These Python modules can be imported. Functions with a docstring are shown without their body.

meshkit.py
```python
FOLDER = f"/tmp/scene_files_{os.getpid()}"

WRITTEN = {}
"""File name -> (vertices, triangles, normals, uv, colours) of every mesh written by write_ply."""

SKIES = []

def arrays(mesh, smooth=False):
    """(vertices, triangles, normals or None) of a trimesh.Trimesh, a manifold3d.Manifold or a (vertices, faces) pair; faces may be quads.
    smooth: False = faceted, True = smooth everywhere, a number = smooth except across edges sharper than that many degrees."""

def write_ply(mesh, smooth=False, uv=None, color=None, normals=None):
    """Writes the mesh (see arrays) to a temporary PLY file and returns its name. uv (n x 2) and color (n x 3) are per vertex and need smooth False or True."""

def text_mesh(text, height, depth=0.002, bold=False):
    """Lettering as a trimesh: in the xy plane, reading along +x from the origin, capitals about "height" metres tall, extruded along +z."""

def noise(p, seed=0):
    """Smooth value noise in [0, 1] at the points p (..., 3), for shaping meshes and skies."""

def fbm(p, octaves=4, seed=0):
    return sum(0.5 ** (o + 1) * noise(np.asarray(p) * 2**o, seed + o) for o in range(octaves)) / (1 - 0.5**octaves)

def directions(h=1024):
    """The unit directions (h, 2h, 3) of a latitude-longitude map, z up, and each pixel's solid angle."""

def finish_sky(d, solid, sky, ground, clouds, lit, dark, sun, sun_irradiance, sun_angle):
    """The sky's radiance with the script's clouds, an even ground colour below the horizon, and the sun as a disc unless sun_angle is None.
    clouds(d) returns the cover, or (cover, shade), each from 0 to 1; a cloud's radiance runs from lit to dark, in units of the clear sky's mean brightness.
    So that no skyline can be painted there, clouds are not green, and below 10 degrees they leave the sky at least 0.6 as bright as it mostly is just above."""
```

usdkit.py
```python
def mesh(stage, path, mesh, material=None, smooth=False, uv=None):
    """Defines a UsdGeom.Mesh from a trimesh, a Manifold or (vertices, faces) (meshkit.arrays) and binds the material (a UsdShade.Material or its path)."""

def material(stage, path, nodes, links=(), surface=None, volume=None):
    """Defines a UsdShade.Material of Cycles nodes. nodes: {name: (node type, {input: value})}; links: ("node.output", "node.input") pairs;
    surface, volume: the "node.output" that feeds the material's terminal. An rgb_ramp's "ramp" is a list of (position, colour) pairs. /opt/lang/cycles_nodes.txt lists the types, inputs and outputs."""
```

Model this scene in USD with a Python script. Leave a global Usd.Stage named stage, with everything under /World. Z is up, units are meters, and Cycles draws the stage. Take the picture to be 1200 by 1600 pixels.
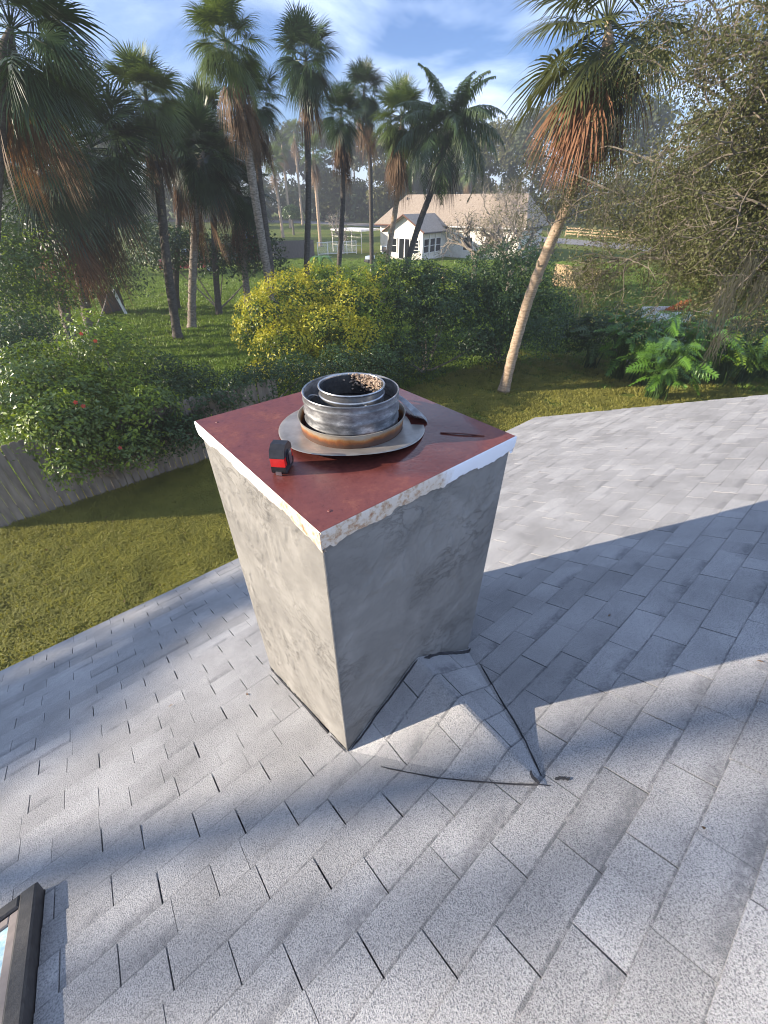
import math, random
import numpy as np
import trimesh, usdkit, meshkit
import shapely
import shapely.ops
from shapely.geometry import Polygon, box as sbox
from pxr import Usd, UsdGeom, UsdLux, UsdShade, Gf, Sdf, Vt

stage = Usd.Stage.CreateInMemory()
UsdGeom.SetStageUpAxis(stage, 'Z')
UsdGeom.SetStageMetersPerUnit(stage, 1.0)
UsdGeom.Xform.Define(stage, '/World')
stage.SetDefaultPrim(stage.GetPrimAtPath('/World'))
UsdGeom.Scope.Define(stage, '/World/Looks')

# ------------------------------------------------------------------ camera, sky, sun, exposure
CAM = np.array([-0.393, -0.710, 5.709])
YAW, PITCH, FPX = math.radians(49.745), math.radians(37.18), 639.14      # FPX: focal length for a 1200 wide picture
EXPOSURE = 1.30
HAZE = 0.0011
SUN_EL, SUN_AZ = math.radians(18.0), math.radians(146.3)                 # azimuth counted from +x towards +y
SUN = np.array([math.cos(SUN_EL) * math.cos(SUN_AZ), math.cos(SUN_EL) * math.sin(SUN_AZ), math.sin(SUN_EL)])
d = np.array([math.cos(PITCH) * math.cos(YAW), math.cos(PITCH) * math.sin(YAW), -math.sin(PITCH)])
r = np.array([math.sin(YAW), -math.cos(YAW), 0.0])
u = np.cross(r, d)
VIEW = np.array([r, u, d])


def xform_of(axes, at):
    m = Gf.Matrix4d(1.0)
    for i, a in enumerate(axes):
        m.SetRow(i, Gf.Vec4d(*map(float, a), 0))
    m.SetRow(3, Gf.Vec4d(*map(float, at), 1))
    return m


cam = UsdGeom.Camera.Define(stage, '/World/camera')
cam.AddTransformOp().Set(xform_of((r, u, -d), CAM))
cam.CreateHorizontalApertureAttr(36.0)
cam.CreateVerticalApertureAttr(48.0)
cam.CreateFocalLengthAttr(36.0 * FPX / 1200)
cam.CreateClippingRangeAttr(Gf.Vec2f(0.05, 20000))
cam.CreateExposureAttr(EXPOSURE)

usdkit.material(stage, '/World/Looks/sky_air', {
    'sky': ('sky_texture', {'sky_type': 'single_scattering', 'sun_disc': False, 'sun_elevation': SUN_EL, 'sun_rotation': math.atan2(SUN[0], SUN[1]),
                            'air_density': 1.0, 'aerosol_density': 0.6, 'ozone_density': 1.2}),
    'tc': ('texture_coordinate', {}),
    'map': ('mapping', {'scale': (1.3, 2.2, 5.0), 'rotation': (0.0, 0.15, 0.5), 'location': (0.3, 1.7, 0.2)}),
    'n1': ('noise_texture', {'scale': 1.5, 'detail': 7.0, 'roughness': 0.55, 'distortion': 0.5}),
    'r1': ('rgb_ramp', {'ramp': [(0.0, (0, 0, 0)), (0.40, (0.02, 0.02, 0.02)), (0.50, (0.30, 0.30, 0.30)), (0.66, (0.85, 0.85, 0.85)), (1, (0.95, 0.95, 0.95))]}),
    'mix': ('mix_color', {'b': (10.0, 12.0, 15.6), 'use_clamp': False}), 'tint': ('mix', {'mix_type': 'multiply', 'fac': 1.0, 'color2': (0.66, 0.98, 1.62)}),
    'bg': ('background_shader', {'strength': 0.050})},
    [('tc.generated', 'map.vector'), ('map.vector', 'n1.vector'), ('n1.fac', 'r1.fac'), ('r1.color', 'mix.fac'), ('sky.color', 'tint.color1'), ('tint.color', 'mix.a'), ('mix.result', 'bg.color')], surface='bg.background')
dome = UsdLux.DomeLight.Define(stage, '/World/sky')
dome.CreateIntensityAttr(1.0)
UsdShade.MaterialBindingAPI.Apply(dome.GetPrim()).Bind(UsdShade.Material.Get(stage, '/World/Looks/sky_air'))
dome.GetPrim().SetCustomDataByKey('kind', 'structure')
sun = UsdLux.DistantLight.Define(stage, '/World/sun')
sun.CreateIntensityAttr(1.25)
sun.CreateAngleAttr(0.5)
sun.CreateNormalizeAttr(True)
sun.CreateColorAttr(Gf.Vec3f(1.0, 0.86, 0.69))
sx = np.cross([0, 0, 1.0], SUN); sx /= np.linalg.norm(sx)
sun.AddTransformOp().Set(xform_of((sx, np.cross(SUN, sx), SUN), (0, 0, 30)))

# ------------------------------------------------------------------ helpers
Z0 = 3.7917           # roof height at the chimney's uphill left corner
S = 0.4459            # rise of the roof per metre towards -y
CA, CB, CH = 0.80, 0.838, 1.259   # chimney width along x, along y, top above Z0
CAPZ = Z0 + CH
EAVE_Y, RAKE_X, RIDGE_Y = 2.92, 6.40, -3.6


def terrain(x, y):
    D = np.hypot(np.asarray(x, float) - CAM[0], np.asarray(y, float) - CAM[1])
    t = np.clip((D - 58) / 90.0, 0, 1)
    return 2.6 * (t * t * (3 - 2 * t)) * 1.0


def ray(q):
    return VIEW.T @ np.array([(q[0] - 600) / FPX, (800 - q[1]) / FPX, 1.0])


def ground(q, z=None):
    """the point of the terrain seen at photo pixel q"""
    v = ray(q); h = 0.0 if z is None else z
    for _ in range(60):
        t = (h - CAM[2]) / v[2]; P = CAM + t * v
        if z is not None: break
        h = 0.7 * h + 0.3 * float(terrain(P[0], P[1]))
    return P


def at(q, D):
    """the point D metres away (horizontally) in the direction of photo pixel q"""
    v = ray(q); return CAM + v * D / math.hypot(v[0], v[1])


def project(P):
    q = (np.asarray(P, float) - CAM) @ VIEW.T
    z = np.where(q[..., 2] > 0.05, q[..., 2], np.nan)
    return np.stack([600 + FPX * q[..., 0] / z, 800 - FPX * q[..., 1] / z], -1)


def roofz(x, y):
    return Z0 - S * y


def free(path):
    if not stage.GetPrimAtPath(path): return path
    k = 1
    while stage.GetPrimAtPath('%s_%03d' % (path, k)): k += 1
    return '%s_%03d' % (path, k)


COUNT = {}
def fresh(parent, name):
    key = parent + '/' + name
    k = COUNT.get(key, 0); COUNT[key] = k + 1
    return key if k == 0 else '%s_%03d' % (key, k)


def tag(p, label=None, category=None, group=None, kind=None):
    p = p.GetPrim()
    for k, v in (('label', label), ('category', category), ('group', group), ('kind', kind)):
        if v: p.SetCustomDataByKey(k, v)
    return p


def thing(name, label, category, group=None, loc=(0, 0, 0)):
    x = UsdGeom.Xform.Define(stage, fresh('/World', name))
    x.AddTranslateOp().Set(Gf.Vec3d(*map(float, loc)))
    tag(x, label, category, group)
    return x.GetPrim()


def part(name, mesh, mat, parent=None, smooth=False, uv=None, off=None, **kw):
    """one Mesh prim under parent (a prim) or under /World; vertices given in world coordinates are brought to the parent's frame by off"""
    pp = '/World' if parent is None else str(parent.GetPath())
    v, f = (mesh.vertices, mesh.faces) if hasattr(mesh, 'vertices') else mesh
    v = np.asarray(v, float)
    if parent is not None:
        o = parent.GetAttribute('xformOp:translate').Get() if parent.HasAttribute('xformOp:translate') else None
        pr = parent
        while o is None and pr.GetParent() and str(pr.GetPath()) != '/World':
            pr = pr.GetParent(); o = pr.GetAttribute('xformOp:translate').Get() if pr.HasAttribute('xformOp:translate') else None
        if o is not None: v = v - np.array(o)
    m = usdkit.mesh(stage, fresh(pp, name), (v, np.asarray(f)), mat, smooth=smooth, uv=uv)
    tag(m, **kw)
    return m.GetPrim()


class MB:
    """collects triangles into one mesh"""
    def __init__(s): s.v, s.f, s.n = [], [], 0
    def add(s, v, f):
        v = np.asarray(v, float).reshape(-1, 3); f = np.asarray(f, int)
        if f.shape[1] == 4: f = np.vstack([f[:, [0, 1, 2]], f[:, [0, 2, 3]]])
        s.v.append(v); s.f.append(f + s.n); s.n += len(v); return s
    def mesh(s, m): return s.add(m.vertices, m.faces)
    def get(s): return np.vstack(s.v), np.vstack(s.f)


def tube(pts, rad, sides=6, cap=True):
    p = np.asarray(pts, float); rad = np.broadcast_to(np.asarray(rad, float), (len(p),))
    t = np.gradient(p, axis=0); t /= np.linalg.norm(t, axis=1, keepdims=True) + 1e-12
    ref = np.array([0, 0, 1.0]) if abs(t[:, 2]).mean() < 0.8 else np.array([1.0, 0.3, 0])
    a = np.cross(t, ref); a /= np.linalg.norm(a, axis=1, keepdims=True) + 1e-12
    b = np.cross(t, a); g = np.arange(sides) * 2 * np.pi / sides
    v = p[:, None] + rad[:, None, None] * (np.cos(g)[None, :, None] * a[:, None] + np.sin(g)[None, :, None] * b[:, None])
    i, j = np.meshgrid(np.arange(len(p) - 1), np.arange(sides), indexing='ij')
    q = np.stack([i * sides + j, i * sides + (j + 1) % sides, (i + 1) * sides + (j + 1) % sides, (i + 1) * sides + j], -1).reshape(-1, 4)
    f = np.vstack([q[:, [0, 2, 1]], q[:, [0, 3, 2]]]); v = v.reshape(-1, 3)
    if cap:
        n = len(p) * sides
        v = np.vstack([v, p[0], p[-1]]); k = np.arange(sides)
        f = np.vstack([f, np.stack([np.full(sides, n), k, (k + 1) % sides], 1), np.stack([np.full(sides, n + 1), n - sides + (k + 1) % sides, n - sides + k], 1)])
    return v, f


def bez(pts, n=14):
    """smooth curve through the points"""
    p = np.asarray(pts, float)
    if len(p) == 2: return p[0] + np.linspace(0, 1, n)[:, None] * (p[1] - p[0])
    from scipy.interpolate import PchipInterpolator
    t = np.r_[0, np.cumsum(np.linalg.norm(np.diff(p, axis=0), axis=1))]
    return PchipInterpolator(t, p, axis=0)(np.linspace(0, t[-1], n))


def obox(c, size, rz=0.0, bevel=0.0):
    """box standing with its bottom centre at c"""
    m = trimesh.creation.box(size)
    if bevel:
        import manifold3d
        s = np.array(size) / 2 - bevel
        P = np.array([[x, y, z] for x in (-1, 1) for y in (-1, 1) for z in (-1, 1)]) * s
        Q = np.vstack([P + bevel * np.array(e) for e in ((1, 0, 0), (-1, 0, 0), (0, 1, 0), (0, -1, 0), (0, 0, 1), (0, 0, -1))])
        m = trimesh.convex.convex_hull(Q)
    m.apply_translation([0, 0, size[2] / 2])
    m.apply_transform(trimesh.transformations.rotation_matrix(rz, [0, 0, 1]))
    m.apply_translation(c)
    return m


def lathe(profile, n=64, center=(0, 0, 0)):
    """open surface of revolution of (r, z) points"""
    pr = np.asarray(profile, float); g = np.arange(n) * 2 * np.pi / n
    v = np.stack([pr[:, 0, None] * np.cos(g), pr[:, 0, None] * np.sin(g), np.repeat(pr[:, 1, None], n, 1)], -1).reshape(-1, 3) + np.array(center)
    i, j = np.meshgrid(np.arange(len(pr) - 1), np.arange(n), indexing='ij')
    q = np.stack([i * n + j, i * n + (j + 1) % n, (i + 1) * n + (j + 1) % n, (i + 1) * n + j], -1).reshape(-1, 4)
    return v, np.vstack([q[:, [0, 1, 2]], q[:, [0, 2, 3]]])


def L(name): return '/World/Looks/' + name


def mat(name, nodes, links, surface='p.BSDF'):
    usdkit.material(stage, L(name), nodes, links, surface=surface); return L(name)


def plain(name, c1, c2, scale=6.0, rough=0.7, bump=0.0, bscale=40.0, metallic=0.0, spec=0.5, detail=5.0, stretch=(1, 1, 1), lo=0.35, hi=0.65):
    """two-tone noise material"""
    nodes = {'g': ('geometry', {}), 'm': ('mapping', {'scale': stretch}), 'n': ('noise_texture', {'scale': scale, 'detail': detail, 'roughness': 0.6}),
             'r': ('rgb_ramp', {'ramp': [(0, c1), (lo, c1), (hi, c2), (1, c2)]}),
             'p': ('principled_bsdf', {'roughness': rough, 'metallic': metallic, 'specular_ior_level': spec})}
    links = [('g.position', 'm.vector'), ('m.vector', 'n.vector'), ('n.fac', 'r.fac'), ('r.color', 'p.base_color')]
    if bump:
        nodes['n2'] = ('noise_texture', {'scale': bscale, 'detail': 6.0, 'roughness': 0.65})
        nodes['b'] = ('bump', {'strength': 1.0, 'distance': bump})
        links += [('m.vector', 'n2.vector'), ('n2.fac', 'b.height'), ('b.normal', 'p.normal')]
    return mat(name, nodes, links)


def leafmat(name, cols, transl=0.35, rough=0.45, tint=(1.25, 1.2, 0.5), spec=0.4, patch=0.4):
    """leaf colours vary from leaf to leaf (mesh islands) and in soft patches"""
    k = len(cols)
    nodes = {'g': ('geometry', {}), 'n': ('noise_texture', {'scale': 1.3, 'detail': 3.0}), 'mf': ('mix_float', {'fac': patch}),
             'r': ('rgb_ramp', {'ramp': [(i / max(k - 1, 1), c) for i, c in enumerate(cols)]}),
             'p': ('principled_bsdf', {'roughness': rough, 'specular_ior_level': spec}), 't': ('translucent_bsdf', {}),
             'mt': ('mix', {'mix_type': 'multiply', 'fac': 1.0, 'color2': tint}), 'x': ('mix_closure', {'fac': transl})}
    links = [('g.position', 'n.vector'), ('g.random_per_island', 'mf.a'), ('n.fac', 'mf.b'), ('mf.value' if False else 'mf.result', 'r.fac'),
             ('r.color', 'p.base_color'), ('r.color', 'mt.color1'), ('mt.color', 't.color'), ('p.BSDF', 'x.closure1'), ('t.BSDF', 'x.closure2')]
    return mat(name, nodes, links, 'x.closure')


# ------------------------------------------------------------------ materials
# roof shingle: uv = (tab number + place along the tab, place up the exposure)
M_SHINGLE = mat('granule_shingle', {
    'uv': ('uvmap', {'attribute': 'st'}), 'sx': ('separate_xyz', {}), 'fl': ('math', {'math_type': 'floor'}), 'wn': ('white_noise_texture', {'dimensions': '1D'}),
    'g': ('geometry', {}),
    'gr': ('noise_texture', {'scale': 240.0, 'detail': 1.0, 'roughness': 0.7}),
    'grr': ('rgb_ramp', {'ramp': [(0, (0.085, 0.09, 0.10)), (0.34, (0.18, 0.184, 0.194)), (0.46, (0.315, 0.318, 0.328)), (0.60, (0.40, 0.402, 0.406)), (1, (0.53, 0.53, 0.53))]}),
    'md': ('noise_texture', {'scale': 2.6, 'detail': 5.0, 'roughness': 0.6}),
    'mdr': ('map_range', {'from_min': 0.3, 'from_max': 0.7, 'to_min': 0.74, 'to_max': 1.10, 'clamp': True}),
    'tn': ('map_range', {'from_min': 0.0, 'from_max': 1.0, 'to_min': 0.87, 'to_max': 1.07, 'clamp': True}),
    'mul': ('math', {'math_type': 'multiply'}),
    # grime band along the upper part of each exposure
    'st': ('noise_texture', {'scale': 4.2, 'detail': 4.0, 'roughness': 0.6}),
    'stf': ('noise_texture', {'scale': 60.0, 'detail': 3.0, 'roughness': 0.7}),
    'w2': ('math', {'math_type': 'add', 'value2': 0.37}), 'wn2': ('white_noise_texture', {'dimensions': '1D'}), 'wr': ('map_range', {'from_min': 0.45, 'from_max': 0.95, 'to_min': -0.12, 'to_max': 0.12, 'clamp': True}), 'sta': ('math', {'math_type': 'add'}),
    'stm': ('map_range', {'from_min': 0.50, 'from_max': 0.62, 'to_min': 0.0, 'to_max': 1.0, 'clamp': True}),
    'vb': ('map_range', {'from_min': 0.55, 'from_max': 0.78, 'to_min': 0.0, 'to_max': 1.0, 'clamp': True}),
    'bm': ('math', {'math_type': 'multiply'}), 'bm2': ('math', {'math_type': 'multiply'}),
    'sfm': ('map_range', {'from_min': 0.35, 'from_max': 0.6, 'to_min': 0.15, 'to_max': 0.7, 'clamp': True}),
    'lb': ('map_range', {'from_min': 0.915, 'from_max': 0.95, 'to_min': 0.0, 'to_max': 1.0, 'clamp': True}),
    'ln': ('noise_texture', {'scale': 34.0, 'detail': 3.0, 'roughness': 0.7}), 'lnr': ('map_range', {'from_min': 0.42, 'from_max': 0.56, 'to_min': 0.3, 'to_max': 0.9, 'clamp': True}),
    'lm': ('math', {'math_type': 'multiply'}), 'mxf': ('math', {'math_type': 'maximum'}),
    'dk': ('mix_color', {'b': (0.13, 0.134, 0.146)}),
    'vm': ('mix', {'mix_type': 'multiply', 'fac': 1.0}),
    'bp': ('bump', {'strength': 0.9, 'distance': 0.004}),
    'p': ('principled_bsdf', {'roughness': 0.9, 'specular_ior_level': 0.25})},
    [('uv.UV', 'sx.vector'), ('sx.x', 'fl.value1'), ('fl.value', 'wn.w'), ('g.position', 'gr.vector'), ('gr.fac', 'grr.fac'), ('g.position', 'md.vector'), ('md.fac', 'mdr.value'),
     ('wn.value', 'tn.value'), ('mdr.result', 'mul.value1'), ('tn.result', 'mul.value2'), ('grr.color', 'vm.color1'), ('mul.value', 'vm.color2'),
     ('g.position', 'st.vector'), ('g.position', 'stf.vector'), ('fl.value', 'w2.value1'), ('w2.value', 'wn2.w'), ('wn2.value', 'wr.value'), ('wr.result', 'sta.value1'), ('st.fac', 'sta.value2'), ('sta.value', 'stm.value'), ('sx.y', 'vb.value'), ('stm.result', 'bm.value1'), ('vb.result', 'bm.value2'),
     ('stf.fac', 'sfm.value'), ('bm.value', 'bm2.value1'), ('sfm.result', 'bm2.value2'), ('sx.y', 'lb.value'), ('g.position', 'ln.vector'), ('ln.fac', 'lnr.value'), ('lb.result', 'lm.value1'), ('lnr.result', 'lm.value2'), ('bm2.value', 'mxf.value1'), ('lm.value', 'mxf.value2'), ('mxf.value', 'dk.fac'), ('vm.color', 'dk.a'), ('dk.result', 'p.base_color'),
     ('gr.fac', 'bp.height'), ('bp.normal', 'p.normal')])
M_FELT = plain('black_felt', (0.018, 0.018, 0.02), (0.05, 0.05, 0.055), 30, 0.95)
M_STUCCO = mat('trowelled_stucco', {
    'g': ('geometry', {}), 'n1': ('noise_texture', {'scale': 4.5, 'detail': 6.0, 'roughness': 0.62, 'distortion': 0.6}),
    'm2': ('mapping', {'rotation': (0.75, 0.65, 0.5), 'scale': (1, 1, 1.9)}), 'n2': ('noise_texture', {'scale': 10.0, 'detail': 9.0, 'roughness': 0.72, 'distortion': 0.8}),
    'r2': ('rgb_ramp', {'ramp': [(0, (0, 0, 0)), (0.43, (0.15, 0.15, 0.15)), (0.50, (0.62, 0.62, 0.62)), (0.60, (0.72, 0.72, 0.72)), (1, (1, 1, 1))]}),
    'n3': ('noise_texture', {'scale': 150.0, 'detail': 3.0, 'roughness': 0.7}),
    'nm': ('noise_texture', {'scale': 3.1, 'detail': 3.0}), 'nmr': ('map_range', {'from_min': 0.42, 'from_max': 0.62, 'to_min': 0.12, 'to_max': 1.0, 'clamp': True}), 'mm': ('math', {'math_type': 'multiply'}),
    'ad': ('math', {'math_type': 'multiply_add', 'value2': 0.22}),
    'r1': ('rgb_ramp', {'ramp': [(0, (0.145, 0.140, 0.131)), (0.36, (0.172, 0.166, 0.155)), (0.5, (0.205, 0.198, 0.184)), (0.64, (0.245, 0.237, 0.221)), (1, (0.28, 0.271, 0.252))]}),
    'pit': ('rgb_ramp', {'ramp': [(0, (1, 1, 1)), (0.455, (1, 1, 1)), (0.475, (0.62, 0.60, 0.58)), (0.495, (1, 1, 1)), (1, (1.0, 1.0, 1.0))]}), 'pm': ('mix', {'mix_type': 'multiply'}),
    'b': ('bump', {'strength': 1.0, 'distance': 0.0032}), 'p': ('principled_bsdf', {'roughness': 0.8, 'specular_ior_level': 0.3})},
    [('g.position', 'n1.vector'), ('g.position', 'm2.vector'), ('m2.vector', 'n2.vector'), ('n2.fac', 'r2.fac'), ('g.position', 'n3.vector'), ('n3.fac', 'ad.value1'),
     ('g.position', 'nm.vector'), ('nm.fac', 'nmr.value'), ('r2.color', 'mm.value1'), ('nmr.result', 'mm.value2'), ('mm.value', 'ad.value3'), ('n1.fac', 'r1.fac'), ('n2.fac', 'pit.fac'), ('nmr.result', 'pm.fac'), ('r1.color', 'pm.color1'), ('pit.color', 'pm.color2'), ('pm.color', 'p.base_color'), ('ad.value', 'b.height'), ('b.normal', 'p.normal')])
M_CAP = mat('red_brown_paint', {
    'g': ('geometry', {}), 'n1': ('noise_texture', {'scale': 6.0, 'detail': 8.0, 'roughness': 0.7, 'distortion': 0.4}), 'n2': ('noise_texture', {'scale': 70.0, 'detail': 4.0, 'roughness': 0.7}),
    'n4': ('noise_texture', {'scale': 2.2, 'detail': 3.0}),
    'r1': ('rgb_ramp', {'ramp': [(0, (0.10, 0.028, 0.024)), (0.40, (0.13, 0.036, 0.030)), (0.54, (0.165, 0.048, 0.038)), (0.64, (0.225, 0.078, 0.052)), (0.74, (0.28, 0.115, 0.082)), (1, (0.33, 0.16, 0.12))]}),
    'md': ('math', {'math_type': 'multiply_add', 'value2': 0.35}), 'ms': ('math', {'math_type': 'multiply_add', 'value2': 0.65}),
    'sp': ('rgb_ramp', {'ramp': [(0, (0.35, 0.33, 0.3)), (0.30, (0.45, 0.42, 0.4)), (0.38, (1, 1, 1)), (0.72, (1, 1, 1)), (0.78, (1.5, 1.45, 1.4)), (1, (1.8, 1.7, 1.6))]}),
    'mu': ('mix', {'mix_type': 'multiply', 'fac': 0.8}),
    'dv': ('vector_math', {'math_type': 'distance', 'vector2': (0.50, 0.34, 5.050700)}), 'wn': ('math', {'math_type': 'multiply_add', 'value2': 0.30, 'value3': -0.15}), 'wa': ('math', {'math_type': 'add'}),
    'wet': ('map_range', {'from_min': 0.33, 'from_max': 0.37, 'to_min': 0.0, 'to_max': 1.0, 'clamp': True}),
    'rd': ('map_range', {'from_min': 0.3, 'from_max': 0.7, 'to_min': 0.26, 'to_max': 0.5, 'clamp': True}), 'rm': ('mix_float', {'a': 0.06}),
    'wd': ('map_range', {'from_min': 0.0, 'from_max': 1.0, 'to_min': 0.62, 'to_max': 1.0}), 'mw': ('mix', {'mix_type': 'multiply', 'fac': 1.0}),
    'b': ('bump', {'strength': 0.35, 'distance': 0.002}), 'p': ('principled_bsdf', {'specular_ior_level': 0.5})},
    [('g.position', 'n1.vector'), ('g.position', 'n2.vector'), ('g.position', 'n4.vector'), ('n2.fac', 'md.value1'), ('n1.fac', 'ms.value1'), ('md.value', 'ms.value3'), ('ms.value', 'r1.fac'), ('n2.fac', 'sp.fac'),
     ('r1.color', 'mu.color1'), ('sp.color', 'mu.color2'), ('g.position', 'dv.vector1'), ('n4.fac', 'wn.value1'), ('dv.value', 'wa.value1'), ('wn.value', 'wa.value2'), ('wa.value', 'wet.value'),
     ('n1.fac', 'rd.value'), ('wet.result', 'rm.fac'), ('rd.result', 'rm.b'), ('rm.result', 'p.roughness'), ('wet.result', 'wd.value'), ('mu.color', 'mw.color1'), ('wd.result', 'mw.color2'),
     ('mw.color', 'p.base_color'), ('n2.fac', 'b.height'), ('b.normal', 'p.normal')])


def lipmat(name, axis, a, b):
    """bare white metal that turns to chalky rust-stained paint from position a to position b along the axis"""
    return mat(name, {
        'g': ('geometry', {}), 's': ('separate_xyz', {}), 'n': ('noise_texture', {'scale': 14.0, 'detail': 6.0, 'roughness': 0.7}),
        'n2': ('noise_texture', {'scale': 45.0, 'detail': 5.0, 'roughness': 0.7}),
        'mr': ('map_range', {'from_min': a, 'from_max': b, 'to_min': -0.25, 'to_max': 1.0, 'clamp': True}),
        'ad': ('math', {'math_type': 'multiply_add', 'value2': 1.1, 'value3': -0.45}), 'sm': ('math', {'math_type': 'add'}),
        'cl': ('map_range', {'from_min': 0.3, 'from_max': 0.75, 'clamp': True}),
        'rr': ('rgb_ramp', {'ramp': [(0, (0.66, 0.60, 0.52)), (0.48, (0.60, 0.52, 0.43)), (0.57, (0.48, 0.36, 0.25)), (0.68, (0.32, 0.16, 0.09)), (1, (0.16, 0.06, 0.04))]}),
        'mx': ('mix_color', {'a': (0.74, 0.75, 0.78)}), 'p': ('principled_bsdf', {'roughness': 0.45})},
        [('g.position', 's.vector'), ('g.position', 'n.vector'), ('g.position', 'n2.vector'), ('s.' + axis, 'mr.value'), ('n.fac', 'ad.value1'), ('ad.value', 'sm.value1'), ('mr.result', 'sm.value2'),
         ('sm.value', 'cl.value'), ('n2.fac', 'rr.fac'), ('rr.color', 'mx.b'), ('cl.result', 'mx.fac'), ('mx.result', 'p.base_color')])


M_LIP_LEFT = lipmat('peeling_lip_left', 'y', 0.62, 0.05)
M_LIP_RIGHT = lipmat('peeling_lip_right', 'x', 0.56, 0.36)
M_GALV = mat('weathered_galvanised', {
    'g': ('geometry', {}), 'm': ('mapping', {'scale': (1, 1, 2.2)}), 'n': ('noise_texture', {'scale': 16.0, 'detail': 7.0, 'roughness': 0.7}),
    'r': ('rgb_ramp', {'ramp': [(0, (0.08, 0.083, 0.09)), (0.40, (0.15, 0.157, 0.168)), (0.54, (0.25, 0.258, 0.27)), (0.66, (0.46, 0.47, 0.48)), (1, (0.62, 0.62, 0.62))]}),
    'rg': ('map_range', {'from_min': 0.3, 'from_max': 0.7, 'to_min': 0.32, 'to_max': 0.6, 'clamp': True}),
    'p': ('principled_bsdf', {'metallic': 0.65})},
    [('g.position', 'm.vector'), ('m.vector', 'n.vector'), ('n.fac', 'r.fac'), ('r.color', 'p.base_color'), ('n.fac', 'rg.value'), ('rg.result', 'p.roughness')])
M_COLLAR = mat('rust_streaked_collar', {
    'g': ('geometry', {}), 's': ('separate_xyz', {}), 'n': ('noise_texture', {'scale': 11.0, 'detail': 6.0, 'roughness': 0.65}),
    'mr': ('map_range', {'from_min': CAPZ + 0.058, 'from_max': CAPZ + 0.012, 'to_min': -0.15, 'to_max': 1.0, 'clamp': True}),
    'ad': ('math', {'math_type': 'multiply_add', 'value2': 1.3, 'value3': -0.65}), 'sm': ('math', {'math_type': 'add'}),
    'rr': ('rgb_ramp', {'ramp': [(0, (0.34, 0.31, 0.26)), (0.25, (0.33, 0.26, 0.19)), (0.42, (0.34, 0.16, 0.055)), (0.62, (0.22, 0.075, 0.025)), (0.85, (0.10, 0.05, 0.03)), (1, (0.09, 0.05, 0.035))]}),
    'p': ('principled_bsdf', {'roughness': 0.5, 'metallic': 0.25})},
    [('g.position', 's.vector'), ('g.position', 'n.vector'), ('s.z', 'mr.value'), ('n.fac', 'ad.value1'), ('ad.value', 'sm.value1'), ('mr.result', 'sm.value2'), ('sm.value', 'rr.fac'), ('rr.color', 'p.base_color')])
M_FLANGE = plain('dull_zinc_flange', (0.25, 0.235, 0.215), (0.42, 0.40, 0.37), 9, 0.36, metallic=0.45)
M_STEEL = plain('stained_steel', (0.34, 0.34, 0.35), (0.60, 0.59, 0.57), 22, 0.28, metallic=0.9)
M_SOOT = plain('soot', (0.012, 0.012, 0.013), (0.05, 0.048, 0.045), 20, 0.9, 0.004, 60)
M_CREO = plain('flaky_deposit', (0.16, 0.10, 0.065), (0.52, 0.42, 0.33), 60, 0.9, 0.004, 120)
M_BLACKP = plain('black_plastic', (0.012, 0.012, 0.014), (0.022, 0.022, 0.025), 60, 0.38)
M_REDP = plain('red_plastic', (0.55, 0.012, 0.012), (0.65, 0.02, 0.018), 60, 0.35)
M_DARKMETAL = plain('dark_brown_frame', (0.022, 0.020, 0.020), (0.045, 0.042, 0.040), 40, 0.5, 0.001, 150)
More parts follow.
